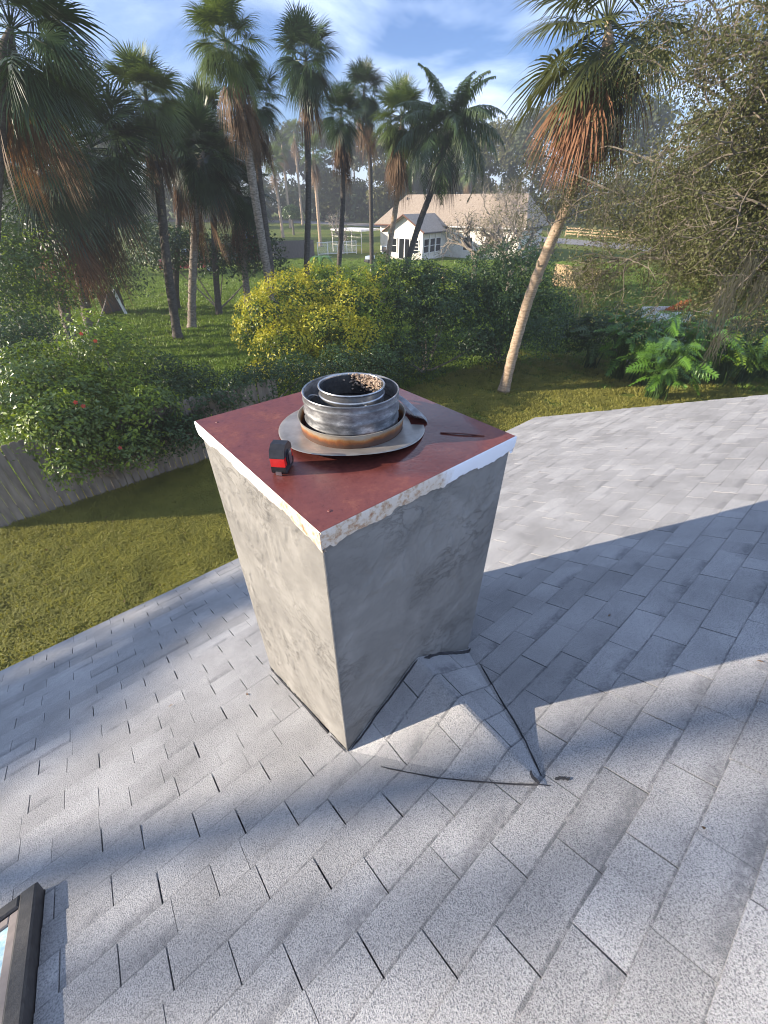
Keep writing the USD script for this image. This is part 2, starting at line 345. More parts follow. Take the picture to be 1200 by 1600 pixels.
M_TANMETAL = plain('tan_flashing', (0.20, 0.165, 0.145), (0.27, 0.225, 0.195), 14, 0.5)
M_SKYGLASS = mat('skylight_pane', {'g': ('geometry', {}), 'n': ('noise_texture', {'scale': 30.0, 'detail': 6.0, 'roughness': 0.7}),
    'r': ('rgb_ramp', {'ramp': [(0, (0.20, 0.36, 0.42)), (0.45, (0.34, 0.52, 0.58)), (0.6, (0.55, 0.70, 0.74)), (1, (0.7, 0.8, 0.82))]}), 'p': ('principled_bsdf', {'roughness': 0.18, 'coat_weight': 0.5})},
    [('g.position', 'n.vector'), ('n.fac', 'r.fac'), ('r.color', 'p.base_color')])
M_GROUND = mat('lawn_soil', {
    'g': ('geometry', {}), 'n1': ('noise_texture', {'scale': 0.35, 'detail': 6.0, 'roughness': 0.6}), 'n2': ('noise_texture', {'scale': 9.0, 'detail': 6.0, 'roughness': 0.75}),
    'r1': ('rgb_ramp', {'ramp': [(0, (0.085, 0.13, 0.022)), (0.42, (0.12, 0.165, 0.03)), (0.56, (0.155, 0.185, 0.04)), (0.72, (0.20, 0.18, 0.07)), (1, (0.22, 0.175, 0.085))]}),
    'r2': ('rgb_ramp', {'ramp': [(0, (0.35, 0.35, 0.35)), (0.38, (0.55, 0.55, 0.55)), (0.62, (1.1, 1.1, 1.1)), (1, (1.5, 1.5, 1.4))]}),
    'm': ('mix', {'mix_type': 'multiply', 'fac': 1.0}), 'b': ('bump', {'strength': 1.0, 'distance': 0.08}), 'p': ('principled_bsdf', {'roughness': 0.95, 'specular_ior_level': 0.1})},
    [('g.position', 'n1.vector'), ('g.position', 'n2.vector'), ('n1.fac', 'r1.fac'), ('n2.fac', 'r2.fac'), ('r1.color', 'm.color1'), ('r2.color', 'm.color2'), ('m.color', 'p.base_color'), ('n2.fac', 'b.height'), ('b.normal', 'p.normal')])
M_ASPHALT = plain('pale_asphalt', (0.16, 0.16, 0.165), (0.22, 0.22, 0.225), 3, 0.9)
M_GRASS = leafmat('grass_blades', [(0.1464, 0.1525, 0.033), (0.3172, 0.305, 0.066), (0.4636, 0.4209, 0.099), (0.61, 0.5246, 0.154), (0.732, 0.61, 0.286)], 0.3, 0.55, patch=0.35)
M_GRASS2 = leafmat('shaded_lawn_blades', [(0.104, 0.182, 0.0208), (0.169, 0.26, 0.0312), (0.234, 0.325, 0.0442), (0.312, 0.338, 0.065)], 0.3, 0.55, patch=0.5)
M_WOODGREY = plain('weathered_board', (0.12, 0.105, 0.09), (0.22, 0.195, 0.165), 2.2, 0.85, 0.003, 30, stretch=(3, 3, 0.6))
M_WOODDARK = plain('dark_stained_board', (0.055, 0.048, 0.044), (0.095, 0.082, 0.075), 4, 0.85, stretch=(6, 6, 0.8))
M_WOODTAN = plain('tan_board', (0.30, 0.21, 0.11), (0.44, 0.33, 0.19), 3, 0.8, stretch=(4, 4, 0.8))
M_WHITE = plain('white_paint', (0.70, 0.69, 0.67), (0.80, 0.79, 0.77), 3, 0.6)
M_CREAM = plain('cream_siding', (0.62, 0.58, 0.51), (0.72, 0.69, 0.63), 2.2, 0.7)
M_BROWNTRIM = plain('brown_trim', (0.14, 0.07, 0.045), (0.20, 0.10, 0.06), 4, 0.6)
M_TILEROOF = plain('tan_roof', (0.25, 0.20, 0.15), (0.35, 0.285, 0.22), 5, 0.9, 0.01, 12)
M_GLASSDARK = mat('window_glass', {'fr': ('fresnel', {'IOR': 1.5}), 'd': ('diffuse_bsdf', {'color': (0.012, 0.014, 0.017)}), 'gl': ('glossy_bsdf', {'roughness': 0.04, 'color': (0.9, 0.9, 0.9)}), 'x': ('mix_closure', {})},
    [('fr.fac', 'x.fac'), ('d.BSDF', 'x.closure1'), ('gl.BSDF', 'x.closure2')], 'x.closure')
M_BLUECAR = plain('blue_car_paint', (0.02, 0.11, 0.42), (0.03, 0.13, 0.46), 2, 0.25, spec=0.7)
M_SILVER = plain('pale_blue_metal', (0.45, 0.52, 0.62), (0.55, 0.62, 0.7), 2, 0.3, metallic=0.3)
M_REDCAR = plain('red_truck_paint', (0.32, 0.03, 0.025), (0.38, 0.045, 0.035), 2, 0.3, spec=0.7)
M_RUBBER = plain('rubber', (0.015, 0.015, 0.015), (0.03, 0.03, 0.03), 20, 0.8)
M_PALMBARK = plain('palm_bark', (0.115, 0.095, 0.075), (0.30, 0.255, 0.205), 7, 0.95, 0.03, 9, stretch=(1, 1, 3.2), lo=0.38, hi=0.62)
M_PALMPALE = plain('pale_palm_bark', (0.25, 0.18, 0.12), (0.46, 0.35, 0.25), 6, 0.95, 0.025, 9, stretch=(1, 1, 3.5), lo=0.36, hi=0.64)
M_PALMDARK = plain('dark_palm_bark', (0.045, 0.040, 0.035), (0.11, 0.095, 0.08), 7, 0.95, 0.03, 9, stretch=(1, 1, 3.2))
M_BOOT = plain('old_leaf_base', (0.16, 0.125, 0.09), (0.34, 0.28, 0.21), 9, 0.9)
M_OAKBARK = plain('oak_bark', (0.07, 0.062, 0.052), (0.17, 0.15, 0.125), 8, 0.95, 0.02, 14)
M_OAKTWIG = plain('dark_twig', (0.085, 0.072, 0.055), (0.19, 0.16, 0.125), 6, 0.9)
M_TWIG = plain('grey_twig', (0.16, 0.135, 0.11), (0.30, 0.26, 0.215), 6, 0.9)
M_FRONDOLIVE = leafmat('olive_palm_leaf', [(0.055, 0.072, 0.022), (0.10, 0.112, 0.035), (0.16, 0.155, 0.055), (0.21, 0.18, 0.075)], 0.28, 0.4, spec=0.5)
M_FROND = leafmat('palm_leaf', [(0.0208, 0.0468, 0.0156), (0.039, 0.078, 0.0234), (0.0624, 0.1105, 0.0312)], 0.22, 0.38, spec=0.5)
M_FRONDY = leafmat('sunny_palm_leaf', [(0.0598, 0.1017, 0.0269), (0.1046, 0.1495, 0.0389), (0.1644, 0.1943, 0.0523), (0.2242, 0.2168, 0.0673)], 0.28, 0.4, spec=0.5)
M_DEAD = leafmat('dead_palm_leaf', [(0.12, 0.07, 0.035), (0.20, 0.125, 0.065), (0.28, 0.19, 0.11)], 0.25, 0.7, tint=(1.2, 0.95, 0.7))
M_DEADORANGE = leafmat('rusty_dead_palm_leaf', [(0.20, 0.09, 0.045), (0.30, 0.15, 0.075), (0.36, 0.22, 0.11)], 0.25, 0.7, tint=(1.2, 0.95, 0.7))
M_QUEEN = leafmat('queen_palm_leaf', [(0.035, 0.0688, 0.0225), (0.0625, 0.1063, 0.0325), (0.1063, 0.15, 0.045)], 0.28, 0.35, spec=0.6)
M_LEAFDARK = leafmat('dark_shrub_leaf', [(0.0218, 0.053, 0.0156), (0.0406, 0.0874, 0.0234), (0.0655, 0.1248, 0.0312)], 0.22, 0.4, spec=0.5)
M_LEAFMID = leafmat('green_shrub_leaf', [(0.0377, 0.0812, 0.0174), (0.0696, 0.1276, 0.0261), (0.1131, 0.174, 0.0348)], 0.28, 0.35, spec=0.55)
M_LEAFHIB = leafmat('hibiscus_leaf', [(0.072, 0.12, 0.0224), (0.132, 0.2, 0.0352), (0.228, 0.28, 0.048)], 0.28, 0.3, spec=0.6)
M_LEAFYEL = leafmat('yellow_new_leaf', [(0.345, 0.345, 0.0253), (0.529, 0.4715, 0.0345), (0.69, 0.575, 0.046)], 0.3, 0.4)
M_LEAFLIME = leafmat('lime_leaf', [(0.1519, 0.2329, 0.027), (0.2531, 0.326, 0.0338), (0.3712, 0.4036, 0.0473)], 0.3, 0.4)
M_LEAFOAK = leafmat('oak_leaf', [(0.055, 0.065, 0.022), (0.11, 0.115, 0.036), (0.18, 0.165, 0.055), (0.26, 0.215, 0.085)], 0.25, 0.5)
M_LEAFFAR = leafmat('far_tree_leaf', [(0.030, 0.048, 0.020), (0.055, 0.075, 0.030), (0.085, 0.10, 0.040)], 0.25, 0.6, patch=0.6)
M_LEAFFARY = leafmat('far_yellow_leaf', [(0.075, 0.085, 0.026), (0.12, 0.12, 0.034), (0.17, 0.15, 0.045)], 0.28, 0.6, patch=0.6)
M_MOSS = leafmat('hanging_moss', [(0.11, 0.105, 0.075), (0.17, 0.16, 0.115), (0.24, 0.22, 0.16)], 0.3, 0.9)
M_PHILO = leafmat('lobed_leaf', [(0.0675, 0.169, 0.022), (0.135, 0.26, 0.033), (0.2295, 0.364, 0.044)], 0.3, 0.28, spec=0.6)
M_PHILOY = leafmat('pale_lobed_leaf', [(0.119, 0.21, 0.0196), (0.196, 0.294, 0.0252), (0.28, 0.364, 0.035)], 0.35, 0.3)
M_PETAL = leafmat('red_petal', [(0.45, 0.03, 0.03), (0.6, 0.06, 0.05)], 0.3, 0.5)
M_LITTER = leafmat('orange_litter', [(0.22, 0.07, 0.02), (0.36, 0.13, 0.04), (0.42, 0.2, 0.08)], 0.15, 0.8, tint=(1.2, 0.9, 0.6))

# ------------------------------------------------------------------ ground and road
rr = np.r_[np.linspace(0.5, 60, 40), np.geomspace(64, 560, 34)]
aa = np.linspace(0, 2 * np.pi, 97)[:-1]
gv = [np.array([[0, 0, 0.0]])]
for x in rr:
    P = np.stack([CAM[0] + x * np.cos(aa), CAM[1] + x * np.sin(aa)], 1)
    gv.append(np.c_[P, terrain(P[:, 0], P[:, 1])])
gv[0][0, :2] = CAM[:2]
gv = np.vstack(gv); n = len(aa); gf = [[0, 1 + k, 1 + (k + 1) % n] for k in range(n)]
for i in range(len(rr) - 1):
    for k in range(n):
        a, b = 1 + i * n + k, 1 + i * n + (k + 1) % n
        gf += [[a, a + n, b + n], [a, b + n, b]]
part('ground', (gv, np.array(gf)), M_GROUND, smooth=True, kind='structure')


usdkit.material(stage, L('thin_air'), {'v': ('principled_volume', {'color': (0.92, 0.95, 1.0), 'density': HAZE, 'anisotropy': 0.25})}, [], volume='v.volume')
hz = part('haze', trimesh.creation.box((1240, 1240, 31.0)).apply_translation((0, 0, 14.4)), L('thin_air'), kind='stuff')


def ribbon(pts, w, lift, n=60):
    c = bez(pts, n); c[:, 2] = 0
    t = np.gradient(c, axis=0); t /= np.linalg.norm(t, axis=1, keepdims=True); s_ = np.stack([-t[:, 1], t[:, 0], 0 * t[:, 0]], 1)
    v = np.vstack([c + s_ * w / 2, c - s_ * w / 2]); v[:, 2] = terrain(v[:, 0], v[:, 1]) + lift
    k = np.arange(n - 1)
    return v, np.stack([k, k + 1, k + 1 + n, k + n], 1)


def two(P): return np.array([P[0], P[1], 0.0])
road_pts = [two(at((-200, 300), 135)), two(at((300, 300), 125)), two(at((470, 300), 118)), two(at((700, 300), 100)), two(at((920, 300), 84)), two(at((1250, 300), 74))]
v, f = ribbon(road_pts, 6.5, 0.03)
part('road', (v, np.vstack([f[:, [0, 1, 2]], f[:, [0, 2, 3]]])), M_ASPHALT, kind='structure')

# ------------------------------------------------------------------ our house: walls, roof deck, shingles, cricket
rng = np.random.default_rng(7)
house = thing('shingled_house', 'house with the light grey shingle roof that fills the foreground', 'house')
WX0 = -9.0
mb = MB()
for c, sz in (((WX0 + 0.4 + (RAKE_X - 0.3 - WX0 - 0.4) / 2, EAVE_Y - 0.5, 0), (RAKE_X - 0.7 - WX0, 0.2, 2.28)), ((RAKE_X - 0.3, -3.6, 0), (0.2, 11.6, 2.28)), ((WX0 + 0.3, -3.6, 0), (0.2, 11.6, 2.28))):
    mb.mesh(obox(c, sz))
part('wall', mb.get(), M_CREAM, house)
# deck: two slopes as closed slabs
def slab(x0, x1, y0, y1, zf, th):
    v = np.array([[x, y, zf(y) - t] for t in (0, th) for x, y in ((x0, y0), (x1, y0), (x1, y1), (x0, y1))])
    f = np.array([[0, 1, 2], [0, 2, 3], [4, 6, 5], [4, 7, 6], [0, 4, 5], [0, 5, 1], [1, 5, 6], [1, 6, 2], [2, 6, 7], [2, 7, 3], [3, 7, 4], [3, 4, 0]])
    return v, f
RZ = roofz(0, RIDGE_Y)
roof = part('roof', slab(WX0, RAKE_X, RIDGE_Y, EAVE_Y, lambda y: roofz(0, y) - 0.012, 0.14), M_FELT, house)
part('rear_slope', slab(WX0, RAKE_X, 2 * RIDGE_Y - EAVE_Y, RIDGE_Y - 0.002, lambda y: roofz(0, 2 * RIDGE_Y - y) - 0.012, 0.14), M_FELT, house)
mb = MB(); mb.mesh(obox(((WX0 + RAKE_X) / 2, EAVE_Y + 0.014, roofz(0, EAVE_Y) - 0.19), (RAKE_X - WX0, 0.022, 0.17)))
part('fascia', mb.get(), M_WHITE, house)

CRX = 0.395   # cricket ridge
def cricket(x, y):
    zl = Z0 + 0.800 * x + 0.026 * y; zr = Z0 + 0.800 * (2 * CRX - x) + 0.026 * y
    k = 0.03; h = np.clip(0.5 + 0.5 * (zr - zl) / k, 0, 1)
    return zr * (1 - h) + zl * h - k * h * (1 - h)
def surf(x, y):
    x, y = np.asarray(x, float), np.asarray(y, float)
    z = roofz(x, y)
    return np.where(y < 0.02, np.maximum(z, cricket(x, y)), z)

vy = 0.8 * CRX / (S + 0.026)
CREASES = [shapely.LineString([(-0.30, 0.30 * vy / CRX), (CRX + 0.1, -vy * (CRX + 0.1) / CRX)]), shapely.LineString([(2 * CRX + 0.30, 0.30 * vy / CRX), (CRX - 0.1, -vy * (CRX + 0.1) / CRX)])]
COURSE = 0.139 * math.cos(math.atan(S))     # horizontal run of one exposure
TAB = 0.305
chim = sbox(-0.004, -0.004, CA + 0.004, CB + 0.004)
SKX0, SKX1, SKY0, SKY1 = -1.95, -1.145, -0.78, 0.415
skyl = sbox(SKX0 - 0.004, SKY0 - 0.004, SKX1 + 0.004, SKY1 + 0.004)
cricket_zone = sbox(-0.06, -0.78, 0.86, 0.06)
pieces = []       # (polygon parts as closed meshes, uv, area in the picture)
rows = int((EAVE_Y - RIDGE_Y) / COURSE) + 1
# course phase: a butt line passes y = -0.86 (seen at the front left of the chimney)
phase = (-0.852 - EAVE_Y) % COURSE
tabno = 0
for i in range(rows):
    yb = EAVE_Y + 0.012 - i * COURSE if i else EAVE_Y + 0.02
    yt = EAVE_Y + 0.012 - (i + 1) * COURSE
    shift = (0.5 * TAB if i % 2 else 0.0) + rng.normal(0, 0.016) + 0.13
    k0 = int(math.floor((WX0 - shift) / TAB)); k1 = int(math.ceil((RAKE_X - shift) / TAB))
    spans_left, todo = [], [(k, False) for k in range(k0, k1 + 1)]
    while todo or spans_left:
        if spans_left: (k, xa0, xa1), half = spans_left.pop(), True
        else: k, half = todo.pop(0)
        gl, gr_ = rng.uniform(0.0014, 0.0034), rng.uniform(0.0014, 0.0034)
        if k % 3 == 0: gl = rng.uniform(0.0006, 0.003)
        if rng.random() < 0.22: gl *= 0.25
        x0, x1 = shift + k * TAB + gl, shift + (k + 1) * TAB - gr_
        if half: x0, x1 = xa0, xa1
        x0, x1 = max(x0, WX0), min(x1, RAKE_X + 0.012)
        if x1 - x0 < 0.02: continue
        if not half and rng.random() < 0.16:
            spans_left.append((k, x0, x0 + (x1 - x0) * rng.uniform(0.35, 0.65)))
            x0 = spans_left[-1][2] + rng.uniform(0.0008, 0.0022); x1, spans_left[-1] = x1, (k, spans_left[-1][1], spans_left[-1][2])
        jb = rng.normal(0, 0.0022, 2)
        poly = Polygon([(x0, yb + jb[0]), (x1, yb + jb[1]), (x1, yt - 0.03), (x0, yt - 0.03)])
        pc = project(np.array([[x0, yb, roofz(0, yb)], [x1, yb, roofz(0, yb)], [x1, yt, roofz(0, yt)], [x0, yt, roofz(0, yt)]]))
        if not np.isfinite(pc).all():
            if yb > -0.4: continue
            area = 0
        else:
            pp = Polygon(pc)
            if not pp.is_valid: continue
            area = pp.intersection(sbox(0, 0, 1200, 1600)).area
            if not pp.intersects(sbox(-500, -200, 1700, 2100)): continue
        if x1 < -5.5: continue
        if area == 0 and yb < -1.75: continue
        near = poly.intersects(cricket_zone) and yb < 0.16
        poly = poly.difference(chim).difference(skyl)
        if poly.is_empty or poly.area < 2e-4: continue
        tabno += 1
        th = rng.uniform(0.0045, 0.0065)
        curl = rng.normal(0, 0.0012, 2)
        def lift(x, y, x0=x0, x1=x1, yb=yb, yt=yt, th=th, curl=curl):
            v_ = np.clip((yb - y) / (yb - yt), 0, 1.3); u_ = (x - x0) / (x1 - x0)
            return th * (1 - v_) + 0.0012 + (curl[0] * (1 - u_) + curl[1] * u_) * np.clip(1 - v_, 0, 1)
        V, F, UV, nn = [], [], [], 0
        geoms = [g for g in getattr(poly, 'geoms', [poly]) if g.geom_type == 'Polygon' and g.area > 1e-4]
        for g in geoms:
            cells = [g]
            if near:
                halves = [g]
                for ln in CREASES: halves = [h_ for q in halves for h_ in shapely.ops.split(q, ln).geoms if h_.geom_type == 'Polygon']
            if near:
                xs = np.arange(math.floor(g.bounds[0] / 0.014) * 0.014, g.bounds[2] + 0.014, 0.014); ys = np.arange(math.floor(g.bounds[1] / 0.018) * 0.018, g.bounds[3] + 0.018, 0.018)
                cells = []
                for xa in xs:
                    for ya in ys:
                        bx_ = sbox(xa, ya, xa + 0.014, ya + 0.018)
                        for h_ in halves:
                            if not h_.intersects(bx_): continue
                            c_ = h_.intersection(bx_)
                            cells += [q for q in getattr(c_, 'geoms', [c_]) if q.geom_type == 'Polygon' and q.area > 1e-8]
            for c_ in cells:
                if len(c_.interiors): continue
                ring = np.array(shapely.geometry.polygon.orient(c_).exterior.coords)[:-1]
                if not near and len(ring) > 4:
                    tri = trimesh.creation.triangulate_polygon(c_, engine='earcut'); pts, tf = np.array(tri[0]), np.array(tri[1])
                    a2 = np.cross(pts[tf[:, 1]] - pts[tf[:, 0]], pts[tf[:, 2]] - pts[tf[:, 0]]); tf[a2 < 0] = tf[a2 < 0][:, ::-1]
                else:
                    pts = ring; tf = np.array([[0, j, j + 1] for j in range(1, len(ring) - 1)])
                z = surf(pts[:, 0], pts[:, 1]) + lift(pts[:, 0], pts[:, 1])
                V.append(np.c_[pts, z]); F.append(tf + nn); nn += len(pts)
                UV.append(np.c_[tabno + 0.02 + 0.96 * np.clip((pts[:, 0] - x0) / (x1 - x0), 0, 1), np.clip((yb - pts[:, 1]) / (yb - yt), 0, 1.2)])
            ring = np.array(shapely.geometry.polygon.orient(g).exterior.coords)
            if near: ring = np.array(g.exterior.segmentize(0.014).coords) if shapely.geometry.polygon.orient(g).equals_exact(g, 1e-9) else np.array(shapely.geometry.polygon.orient(g).exterior.segmentize(0.014).coords)
            z = surf(ring[:, 0], ring[:, 1]); zt = z + lift(ring[:, 0], ring[:, 1]); m_ = len(ring)
            V.append(np.vstack([np.c_[ring, zt], np.c_[ring, z - 0.010]]))
            j = np.arange(m_ - 1); F.append(np.vstack([np.stack([j, j + m_, j + 1 + m_], 1), np.stack([j, j + 1 + m_, j + 1], 1)]) + nn); nn += 2 * m_
            uu = np.c_[np.full(2 * m_, tabno + 0.5), np.full(2 * m_, 0.1)]; UV.append(uu)
        if V: pieces.append((np.vstack(V), np.vstack(F), np.vstack(UV), area))
order = np.argsort([-p[3] for p in pieces])
for j in order[:300]:
    V, F, UV, _ = pieces[j]
    part('shingle', (V, F), M_SHINGLE, roof, uv=UV)
V, F, UV, nn = [], [], [], 0
for j in order[300:]:
    p = pieces[j]; V.append(p[0]); F.append(p[1] + nn); UV.append(p[2]); nn += len(p[0])
part('far_shingles', (np.vstack(V), np.vstack(F)), M_SHINGLE, roof, uv=np.vstack(UV), kind='stuff')


def crack(pts, w, lift=0.007, n=40, seed=0):
    """thin dark open seam lying on the shingles"""
    rg = np.random.default_rng(seed)
    c = bez([(x, y, 0) for x, y in pts], n)[:, :2]; t = np.gradient(c, axis=0); t /= np.linalg.norm(t, axis=1, keepdims=True); s_ = np.stack([-t[:, 1], t[:, 0]], 1)
    ww = w * (0.75 + 0.5 * np.convolve(rg.random(n + 4), np.ones(5) / 5, 'valid'))[:, None] * np.minimum(1, np.minimum(np.arange(n), np.arange(n)[::-1]) / 3 + 0.15)[:, None]
    c = c + s_ * (np.convolve(rg.normal(0, 1, n + 8), np.ones(9) / 9, 'valid') * w * 0.9)[:, None]
    a, b = c + s_ * ww / 2, c - s_ * ww / 2; p = np.vstack([a, b])
    z = surf(p[:, 0], p[:, 1]) + lift
    q = np.vstack([np.c_[p, z], np.c_[p, z - 0.006]]); k = np.arange(n - 1)
    return q, np.vstack([np.stack([k, k + n, k + n + 1], 1), np.stack([k, k + n + 1, k + 1], 1), np.stack([k, k + 1, k + 2 * n + 1], 1), np.stack([k, k + 2 * n + 1, k + 2 * n], 1),
                         np.stack([k + n, k + 3 * n + 1, k + n + 1], 1), np.stack([k + n, k + 3 * n, k + 3 * n + 1], 1)])


part('valley_seam', crack([(0.74, -0.12), (0.62, -0.32), (0.51, -0.50), (0.42, -0.62)], 0.0048, 0.008, seed=1), M_FELT, roof)
part('valley_seam', crack([(0.05, -0.165), (0.13, -0.30), (0.25, -0.465), (0.41, -0.66)], 0.0035, 0.009, seed=2), M_FELT, roof)
part('tar_spot', crack([(0.395, -0.585), (0.385, -0.63)], 0.008, 0.008, seed=3), M_FELT, roof)
part('tar_spot', crack([(0.44, -0.655), (0.475, -0.69)], 0.008, 0.010, seed=4), M_FELT, roof)
part('torn_flashing', crack([(0.43, -0.012), (0.55, -0.014), (0.68, -0.014), (0.80, -0.014)], 0.015, 0.012, seed=5), M_FELT, roof)
part('torn_flashing', crack([(0.008, -0.012), (0.12, -0.012), (0.25, -0.012), (0.39, -0.012)], 0.007, 0.010, seed=6), M_FELT, roof)
part('torn_flashing', crack([(-0.010, 0.0), (-0.012, 0.2), (-0.010, 0.5), (-0.010, 0.82)], 0.005, 0.008, seed=7), M_FELT, roof)

# ------------------------------------------------------------------ chimney
chimney = thing('chimney', 'square grey stucco chimney with rust red metal cap rising from the shingles', 'chimney', loc=(0, 0, Z0))
def wall_grid(p0, p1, z0, z1, nrm, n=150, m=260, amp=0.0022):
    u_, w_ = np.meshgrid(np.linspace(0, 1, n), np.linspace(0, 1, m), indexing='ij')
    P = np.array(p0)[None, None] * (1 - u_[..., None]) + np.array(p1)[None, None] * u_[..., None]
    P = np.concatenate([P, (z0 + (z1 - z0) * w_)[..., None]], -1)
    edge = np.minimum(np.minimum(u_, 1 - u_) * 12, 1)
    Q = np.stack([P[..., 0] * 7 + P[..., 2] * 5, P[..., 1] * 7 + P[..., 2] * 5, P[..., 2] * 5 - P[..., 0] * 9 - P[..., 1] * 9], -1)
    Q = Q + 0.8 * (meshkit.fbm(P * 6, 2, 31)[..., None] - 0.5)
    strok = np.clip((meshkit.fbm(Q * 1.6, 5, 17) - 0.46) / 0.10, 0, 1)            # trowel-knocked plateaus
    mask = np.clip((meshkit.fbm(P * 4.0, 3, 23) - 0.40) / 0.16, 0.15, 1)
    grit = meshkit.fbm(P * 45, 2, 41) - 0.5
    dsp = ((meshkit.fbm(P * 6.0, 3, 3) - 0.5) * 2 * amp + strok * mask * 0.0048 + grit * 0.0016) * edge
    P = P + np.array([*nrm, 0])[None, None] * dsp[..., None]
    i, j = np.meshgrid(np.arange(n - 1), np.arange(m - 1), indexing='ij'); a = i * m + j
    return P.reshape(-1, 3), np.stack([a, a + m, a + m + 1, a + 1], -1).reshape(-1, 4)
mb = MB()
zb, zt = Z0 - 0.6, CAPZ - 0.012
mb.add(*wall_grid((0, CB), (0, 0), zb, zt, (-1, 0))); mb.add(*wall_grid((0, 0), (CA, 0), zb, zt, (0, -1)))
mb.add(*wall_grid((CA, 0), (CA, CB), zb, zt, (1, 0))); mb.add(*wall_grid((CA, CB), (0, CB), zb, zt, (0, 1)))
part('stucco_wall', mb.get(), M_STUCCO, chimney, smooth=True)
# corner bead slightly proud along the near edge
part('corner_bead', tube(np.array([[-0.001, -0.001, Z0 - 0.03], [-0.002, -0.001, Z0 + 0.5], [-0.001, -0.001, CAPZ - 0.05]]), 0.0045, 8), M_STUCCO, chimney)
OV = 0.009
cx0, cy0, cx1, cy1 = -OV, -OV, CA + OV, CB + OV
# cap sheet: grid with a gentle dish and dents
gx, gy = np.meshgrid(np.linspace(cx0, cx1, 60), np.linspace(cy0, cy1, 60), indexing='ij')
ex = np.minimum(np.minimum(gx - cx0, cx1 - gx), np.minimum(gy - cy0, cy1 - gy)) / 0.4
dent = (meshkit.fbm(np.stack([gx * 3, gy * 3, 0 * gx], -1), 3, 5) - 0.5) * 0.010 * np.clip(ex * 3, 0, 1)
hole = np.hypot(gx - 0.42, gy - 0.43)
gz = CAPZ + dent - 0.004 * np.exp(-(hole / 0.3) ** 4)
a = (np.arange(59)[:, None] * 60 + np.arange(59)[None]); q = np.stack([a, a + 60, a + 61, a + 1], -1).reshape(-1, 4)
cap = part('metal_cap', (np.stack([gx, gy, gz], -1).reshape(-1, 3), np.vstack([q[:, [0, 1, 2]], q[:, [0, 2, 3]]])), M_CAP, chimney, smooth=True, label='rust red painted sheet metal cap')
def lip(p0, p1, nrm, m, seed, h0=0.052):
    n = 90; rg = np.random.default_rng(seed); t = np.linspace(0, 1, n)
    P = np.array(p0)[None] * (1 - t[:, None]) + np.array(p1)[None] * t[:, None]
    hh = h0 + 0.017 * (meshkit.fbm(np.stack([t * 9 + seed * 7, 0 * t, 0 * t], -1), 4, seed) - 0.5) * 2 + 0.004 * rg.normal(0, 0.5, n)
    nrm = np.array(nrm)
    rowz = [np.full(n, CAPZ - 0.0005), np.full(n, CAPZ - 0.006), CAPZ - 0.55 * hh, CAPZ - hh, CAPZ - hh - 0.001]
    out = [0.0, 0.004, 0.004, 0.0015, -0.012]
    V = np.vstack([np.c_[P + nrm * o, z] for o, z in zip(out, rowz)])
    i, j = np.meshgrid(np.arange(4), np.arange(n - 1), indexing='ij'); a_ = i * n + j
    return part('drip_edge', (V, np.stack([a_, a_ + n, a_ + n + 1, a_ + 1], -1).reshape(-1, 4)), m, cap, smooth=40)
def quadfix(V): return V
lip((cx0, cy1), (cx0, cy0 - 0.0038), (-1, 0), M_LIP_LEFT, 1); lip((cx0 - 0.0038, cy0), (cx1 + 0.0038, cy0), (0, -1), M_LIP_RIGHT, 2)
lip((cx1, cy0), (cx1, cy1), (1, 0), M_LIP_RIGHT, 3); lip((cx1, cy1), (cx0, cy1), (0, 1), M_LIP_LEFT, 4)
# seam across the cap and screws
pa, pb = ground((688, 676), CAPZ), ground((757, 681), CAPZ); part('seam', tube([pa + [0, 0, 0.001], (pa + pb) / 2 + [0, 0, 0.003], pb + [0, 0, 0.001]], 0.003, 6), M_CAP, cap)
for x, y in ((0.06, 0.05), (0.75, 0.78), (0.05, 0.78)):
    part('screw', trimesh.creation.icosphere(2, 0.006).apply_transform(np.diag([1, 1, 0.5, 1])).apply_translation((x, y, CAPZ)), M_CAP, cap)
VX, VY = 0.42, 0.43
def shell(profile, n=96, wob=0.0, seed=0, c=(VX, VY)):
    v, f = lathe([(r_, z_) for r_, z_ in profile], n, (c[0], c[1], CAPZ))
    if wob:
        ang = np.arctan2(v[:, 1] - c[1], v[:, 0] - c[0])
        s_ = 1 + wob * np.sin(2 * ang + seed) + wob * 0.5 * np.sin(3 * ang + 2 * seed)
        v[:, 0] = c[0] + (v[:, 0] - c[0]) * s_; v[:, 1] = c[1] + (v[:, 1] - c[1]) * s_
    return v, f
# flange: flat ring whose near edge is bent up and whose right side is torn open
n = 120; g = np.linspace(0, 2 * np.pi, n + 1)[:-1]
rads = [0.185, 0.215, 0.245, 0.262, 0.266]
V = []
for j, r_ in enumerate(rads):
    up = np.exp(-((((g - math.radians(228)) + np.pi) % (2 * np.pi) - np.pi) / 0.75) ** 2)        # towards the camera
    z = 0.004 + 0.034 * up * ((r_ - 0.185) / 0.08) ** 1.5 + 0.004 * np.sin(g * 3) * (r_ - 0.185) / 0.08
    rr_ = r_ + 0.016 * up * (j >= 3)
    V.append(np.stack([VX + rr_ * np.cos(g), VY + rr_ * np.sin(g), CAPZ + z - (0.004 if j == 4 else 0)], 1))
V = np.vstack(V); i, j = np.meshgrid(np.arange(4), np.arange(n), indexing='ij')
keep = ~((g[j] > math.radians(318)) | (g[j] < math.radians(20))) | (i < 1)
q = np.stack([i * n + j, (i + 1) * n + j, (i + 1) * n + (j + 1) % n, i * n + (j + 1) % n], -1)[keep]
part('flange', (V, q), M_FLANGE, chimney, smooth=40, label='dull zinc flange bent up at its near edge')
